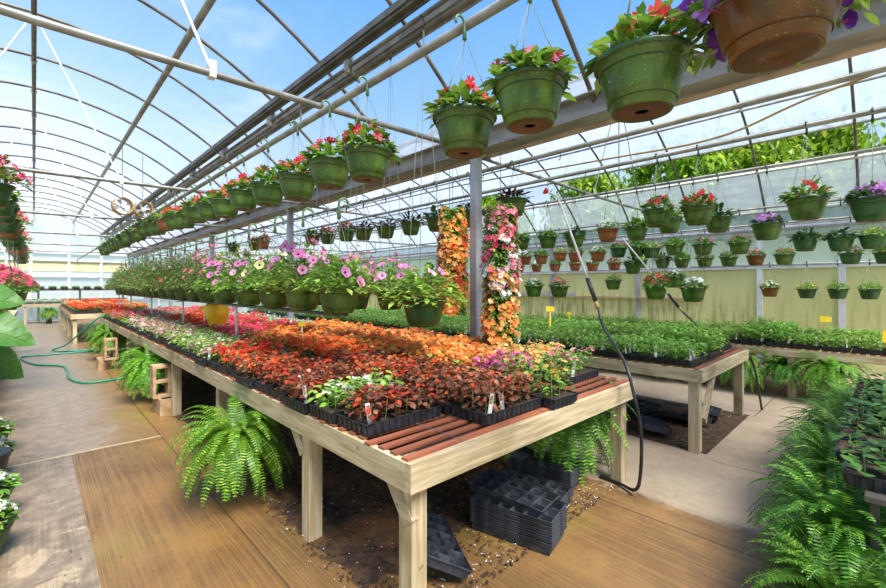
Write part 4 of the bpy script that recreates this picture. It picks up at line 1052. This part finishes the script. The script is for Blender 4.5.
# ------------------------------------------------------------------ empty trays
def plug_tray():
    L, Wd, h = .535, .275, .058; mb = MB()
    def ring(s, z): return [(-L/2*s,-Wd/2*s,z),(L/2*s,-Wd/2*s,z),(L/2*s,Wd/2*s,z),(-L/2*s,Wd/2*s,z)]
    vs = ring(.92, 0)+ring(.965, h-.005)+ring(1.0, h-.005)+ring(1.0,h)+ring(.97,h); fs = []
    for a in range(4):
        for k in range(4): fs.append((a*4+k, a*4+(k+1)%4, a*4+4+(k+1)%4, a*4+4+k))
    mb.add(vs, fs)
    nx, ny = 6, 3; iw, jw = L*.97/nx, Wd*.97/ny; zt = h-.014
    vs = ring(.97, h)+ring(.97, zt); mb.add(vs, [(0,1,5,4),(1,2,6,5),(2,3,7,6),(3,0,4,7)])
    for i in range(nx):
        for j in range(ny):
            x0 = -L*.485+i*iw; y0 = -Wd*.485+j*jw; g1 = .006; g2 = .012
            o = [(x0,y0),(x0+iw,y0),(x0+iw,y0+jw),(x0,y0+jw)]
            a = [(x0+g1,y0+g1),(x0+iw-g1,y0+g1),(x0+iw-g1,y0+jw-g1),(x0+g1,y0+jw-g1)]
            b = [(x0+g2,y0+g2),(x0+iw-g2,y0+g2),(x0+iw-g2,y0+jw-g2),(x0+g2,y0+jw-g2)]
            vs = [(p[0],p[1],zt) for p in o]+[(p[0],p[1],zt) for p in a]+[(p[0],p[1],.004) for p in b]
            fs = [(k,(k+1)%4,4+(k+1)%4,4+k) for k in range(4)]+[(4+k,4+(k+1)%4,8+(k+1)%4,8+k) for k in range(4)]+[(8,9,10,11)]
            mb.add(vs, fs)
    return mb.mesh('plug_tray', M['greyblack'])
PLUG = plug_tray()
def stack(x, y, rz, n, where, pitch=.0145, top=None):
    rnd = random.Random(int(x*100))
    for i in range(n):
        o = obj('empty_plug_tray', PLUG, None, (x+rnd.uniform(-.002,.002), y+rnd.uniform(-.002,.002), .003+i*pitch), (0,0,rz+R(rnd.uniform(-.4,.4))))
        tag(o, 'empty black cell tray, %s up from the floor in the %s' % (ordw(i), where), 'empty plant tray', 'empty trays in the '+where)
stack(2.20, 1.62, R(103), 11, 'front stack under the bench')
o = obj('empty_plug_tray', PLUG, None, (2.25, 1.70, .003+11*.0145+.016), (R(2),R(-3.5),R(99))); tag(o, 'empty black cell tray lying askew on top of the front stack', 'empty plant tray')
stack(2.60, 1.80, R(101), 5, 'middle stack under the bench')
stack(2.97, 1.92, R(98), 8, 'rear stack under the bench')
o = obj('empty_plug_tray', PLUG, None, (1.62, 1.78, .10), (R(28),R(0),R(62))); tag(o, 'empty black tray tipped against the ground right of the corner leg', 'empty plant tray')
for i, (x, y, rz, tilt) in enumerate([(4.75,1.75,30,10),(5.25,1.62,75,14),(5.7,1.5,10,8),(5.3,2.1,-5,4),(4.8,2.4,15,3)]):
    o = obj('empty_plug_tray', PLUG, None, (x, y, .055), (R(tilt),R(tilt*.5),R(rz)))
    tag(o, 'loose empty tray lying in the soil under the middle bench, %s from the brace leg' % ordw(i), 'empty plant tray', 'loose trays under the middle bench')

# concrete blocks
def block_mesh():
    mb = MB(); L, H, D, w = .39, .19, .19, .032
    mb.box(0,L,0,w,0,D); mb.box(0,L,H-w,H,0,D); mb.box(0,w,w,H-w,0,D); mb.box(L-w,L,w,H-w,0,D); mb.box(L/2-w/2,L/2+w/2,w,H-w,0,D); return mb.mesh('concrete_block', M['block'])
BLK = block_mesh()
for i, (x, y, z, rot, lb) in enumerate([(1.27,6.0,.0,(0,0,R(90)),'flat concrete block on the ground below the nearer upright block'),
        (1.22,6.3,.192,(0,R(-90),R(90)),'upright two-hole concrete block standing on the lower block'),
        (1.12,10.1,.19,(0,R(-90),R(90)),'upright two-hole concrete block farther along the bench')]):
    o = obj('concrete_block', BLK, None, (x, y, z), rot); tag(o, lb, 'concrete block')
o = obj('concrete_block', BLK, None, (1.05,10.1,0), (0,0,R(90))); tag(o, 'flat concrete block below the farther upright block', 'concrete block')

# ------------------------------------------------------------------ debris on the soil (petals and chips)
def debris(n, x0, x1, y0, y1, m, name, label, cat, sz, z, seed):
    rnd = random.Random(seed); mb = MB()
    for i in range(n):
        x = rnd.uniform(x0,x1); y = y0+(y1-y0)*rnd.random()**1.6; s = sz*rnd.uniform(.4,1.4); a = rnd.uniform(0,6.28); zz = z+rnd.uniform(0,.006)
        c, d_ = math.cos(a)*s, math.sin(a)*s
        mb.add([(x-c,y-d_,zz),(x+d_*.5,y-c*.5,zz+.004),(x+c,y+d_,zz),(x-d_*.5,y+c*.5,zz+.003)], [(0,1,2,3)])
    tag(obj(name, mb.mesh(name, M[m])), label, cat, kind='stuff')
debris(900, 1.1, 3.2, 1.45, 4.6, 'tagm', 'fallen_petals', 'tiny pale fallen petals scattered on the ground under the bench', 'petals', .006, .016, 1)
debris(2200, 1.15, 3.0, 1.45, 3.6, 'bedsoil', 'soil_crumbs', 'dark soil crumbs and bark scattered under the bench', 'soil debris', .012, .008, 2)
debris(60, 1.2, 3.0, 1.6, 3.6, 'f_redorange', 'fallen_petals', 'red fallen petals scattered on the ground under the bench', 'petals', .009, .016, 3)
debris(160, -.3, .95, 1.0, 5.0, 'bark', 'leaf_litter', 'small dark leaf scraps lying on the left aisle', 'leaf litter', .007, .003, 4)
debris(500, 4.5, 6.2, 1.3, 4.0, 'rope', 'wood_chips', 'pale wood chips in the soil beneath the middle bench', 'wood chips', .010, .022, 5)

# ------------------------------------------------------------------ left edge plants
t = thing('elephant_ear_plant', 'large broad-leaved elephant ear plant at the left edge', 'plant', (-.30, 4.5, .62))
mb = MB(); mb.lathe([(0,-.62),(.13,-.62),(.17,-.3),(.18,-.28),(.17,-.28),(0,-.30)], 24); obj('pot', mb.mesh('pot', M['black'], True), t)
def bigleaf(base, tip, W, up, seed):
    mb = MB(); b_, tp = Vector(base), Vector(tip); d = tp-b_; L = d.length; d.normalize(); side = d.cross(Vector(up)).normalized(); nrm = side.cross(d)
    n = 14; prof = [math.sin(PI*min(1,(k/n)**.62))**.75 for k in range(n+1)]
    vs = []
    for k in range(n+1):
        t_ = k/n; w = W/2*max(.02, prof[k]); c = b_+d*L*t_ + nrm*.10*L*math.sin(PI*t_)
        for q in (-1,-.5,0,.5,1): vs.append(c+side*w*q + nrm*(abs(q)**1.3*w*.25 + (.006*math.sin(k*2.4) if abs(q) > .4 else 0)))
    fs = [(k*5+j, k*5+j+1, (k+1)*5+j+1, (k+1)*5+j) for k in range(n) for j in range(4)]
    mb.add(vs, fs); return mb
for i, (bs, tp, W) in enumerate([((-.12,.1,.80),(.255,-.1,.80),.34),((-.06,-.1,.66),(.31,-.22,.50),.30),((-.08,.1,.45),(.24,.15,.22),.30),((-.1,-.1,.5),(-.3,-.3,.4),.3),((-.1,.1,.7),(-.35,.2,.62),.3)]):
    o = obj('leaf', bigleaf(bs, tp, W, (.15,-.8,.55), i).mesh('leaf', M['leaf_big'], True), t)
    v_ = bigleaf(bs, tp, W, (.15,-.8,.55), i).v; mb = MB(); mb.tube([Vector(v_[k*5+2])+Vector((0,-.003,.003)) for k in range(13)], [.005-.0003*k for k in range(13)], 5)
    for k in range(2, 11, 2):
        for e in (0, 4): mb.tube([Vector(v_[k*5+2]), Vector(v_[(k+1)*5+(1 if e == 0 else 3)])+Vector((0,-.002,.002)), Vector(v_[(k+2)*5+e])], .0018, 4)
    obj('midrib', mb.mesh('midrib', M['leaf_light'], True), o)
    mb = MB(); mb.tube(smooth([(0,0,-.3),(-.02,0,.2),bs]), .008, 6); obj('stem', mb.mesh('stem', M['stem'], True), t)
for i, (x, y, k) in enumerate([(-.38,6.3,'dark'),(-.42,7.1,'redlush'),(-.45,7.9,'white'),(-.45,8.8,'pinkmix'),(-.5,9.9,'orange'),(-.5,11.0,'whiteyel'),(-.5,12.2,'white'),(-.55,13.5,'pinkmix'),(-.55,15,'red')]):
    basket(x, y, .642+.1785, 'pot_dkgreen', k, 'dark green pot with %s, %s along the left bench' % (look(k), ordw(i)), 'pots on the left bench', None, wires=False)
for i, (x, y) in enumerate([(-.22,3.55),(-.24,4.1),(-.27,5.0),(-.3,5.7)]):
    basket(x, y, .21, 'pot_dkgreen', 'white', 'pot of white flowers on the floor at the left edge, %s from the camera' % ordw(i), 'white flower pots on the floor', None, wires=False, s=.98)

# circulation fans
for i, (x, y) in enumerate([(1.36,11.3),(1.75,11.5)]):
    t = thing('circulation_fan', 'round grey fan hanging under the roof, %s of the pair' % ('left','right')[i], 'fan', (x, y, 3.25))
    mb = MB(); mb.lathe([(.17,-.09),(.18,-.09),(.18,.09),(.17,.09),(.17,-.09)], 24); o = obj('housing', mb.mesh('housing', M['rope'], True), t, rot=(R(90),0,R(10)))
    mb = MB(); mb.tube([(0,.0,-.04),(0,0,.05)], .04, 12)
    for k in range(4):
        a = k*PI/2; mb.add([(math.cos(a)*.03,math.sin(a)*.03,.0),(math.cos(a+.15)*.15,math.sin(a+.15)*.15,.02),(math.cos(a+.7)*.15,math.sin(a+.7)*.15,-.02),(math.cos(a+.9)*.03,math.sin(a+.9)*.03,-.01)], [(0,1,2,3)])
    obj('blades', mb.mesh('blades', M['whiteframe']), t, rot=(R(90),0,R(10)))
    mb = MB(); mb.tube([(0,0,.17),(0,0,arch(x,0)-3.25)], .008, 6); obj('hanger', mb.mesh('hanger', M['galv']), t)

# ------------------------------------------------------------------ trees outside
def tree_mesh(seed, H, rad, n):
    rnd = random.Random(seed); mb = MB(); cl = []
    for i in range(90):
        az = rnd.uniform(0,2*PI); q = rnd.random()**.5; z = H*(.18+.82*rnd.random()); rr = rad*q*math.sqrt(max(.05, 1-((z/H-.5)/.55)**2))
        cl.append((math.cos(az)*rr, math.sin(az)*rr, z))
    for i in range(n):
        c = rnd.choice(cl); s = rnd.gauss(0,.28), rnd.gauss(0,.28), rnd.gauss(0,.30)
        d = rdir(rnd, None, rnd.uniform(-1.3,.2))
        vs, fs = leafpts(rnd, (c[0]+s[0], c[1]+s[1], c[2]+s[2]), d, (rnd.uniform(-.5,.5),rnd.uniform(-.5,.5),1), rnd.uniform(.14,.30), rnd.uniform(.08,.15), 3, .3); mb.add(vs, fs)
    return mb.mesh('tree_crown', M['leaf_tree'])
TM = [tree_mesh(1, 5.6, 2.1, 17000), tree_mesh(2, 5.0, 2.0, 15000)]
for i, (x, y, s, lb) in enumerate([(15.2,-2.2,1.0,'leafy tree outside the right wall at the far right edge'),(16.6,2.2,1.08,'tall leafy tree outside the right wall above the purple-lilac basket rows'),(16,4.7,1.0,'bright green tree outside behind the red flower baskets'),(21,10.6,1.2,'pale green tree outside right of the gutter post'),(18.5,15.4,1.0,'distant pale green tree outside beyond the terracotta baskets'),(20.5,17.6,.95,'farthest pale tree seen outside left of the grey post')]):
    t = thing('tree', lb, 'tree', (x, y, -.13), i*1.3)
    mb = MB(); mb.tube([(0,0,0),(.05,.03,2.2),(0,0,4.6)], [.16,.12,.05], 10)
    for a in range(5): mb.tube([(.03,.02,1.6+.4*a),(math.cos(a*1.3)*1.0,math.sin(a*1.3)*1.0,2.8+.5*a)], [.05,.015], 6)
    obj('trunk', mb.mesh('trunk', M['bark'], True), t); obj('crown', TM[i % 2], t, (0,0,.9*s), (0,0,i), (s,s,s))

# ------------------------------------------------------------------ sky, sun, camera
w = bpy.data.worlds.new('World'); sc.world = w; w.use_nodes = True; nt = w.node_tree; nt.nodes.clear()
out = nt.nodes.new('ShaderNodeOutputWorld'); bg = nt.nodes.new('ShaderNodeBackground')
tc = N(nt, 'TexCoord').outputs['Generated']
sp = N(nt, 'SeparateXYZ'); nt.links.new(tc, sp.inputs[0])
rp = N(nt, 'ValToRGB'); e = rp.color_ramp.elements
e[0].position = 0; e[0].color = srgb(205,215,224); e[1].position = 1; e[1].color = srgb(58,128,214)
for p, c in ((.18, srgb(184,206,228)), (.38, srgb(128,176,228)), (.62, srgb(78,148,224))):
    q = e.new(p); q.color = c
nt.links.new(sp.outputs[2], rp.inputs[0])
cl = noise(nt, 2.2, 6, scaled(nt, tc, (1,1,2.5)), .3, .6)
colr = mixc(nt, math_(nt, 'MULTIPLY', sstep(nt, cl, .5, .75), .45), rp.outputs[0], srgb(240,244,250))
nt.links.new(colr, bg.inputs[0]); bg.inputs[1].default_value = 1.0; nt.links.new(bg.outputs[0], out.inputs[0])
sl = bpy.data.lights.new('sun', 'SUN'); sl.energy = 7.0; sl.angle = R(28); sl.color = (1,.96,.88)
so = bpy.data.objects.new('sun', sl); COL.objects.link(so)
so.rotation_euler = Vector((.12, .72, -1.12)).to_track_quat('-Z', 'Y').to_euler()

cam = bpy.data.cameras.new('camera'); co = bpy.data.objects.new('camera', cam); COL.objects.link(co)
co.location = (0, 0, 1.55); yaw = math.atan(409/428)
co.rotation_euler = (R(90), 0, -yaw)
cam.sensor_width = 36; cam.lens = 428/886*36; cam.shift_y = -8/886; cam.clip_start = .02; cam.clip_end = 400
sc.camera = co
sc.view_settings.view_transform = 'Standard'; sc.view_settings.look = 'None'; sc.view_settings.gamma = 1
sc.view_settings.use_curve_mapping = False; sc.view_settings.exposure = 0.5
sc.cycles.max_bounces = 8; sc.cycles.transparent_max_bounces = 24
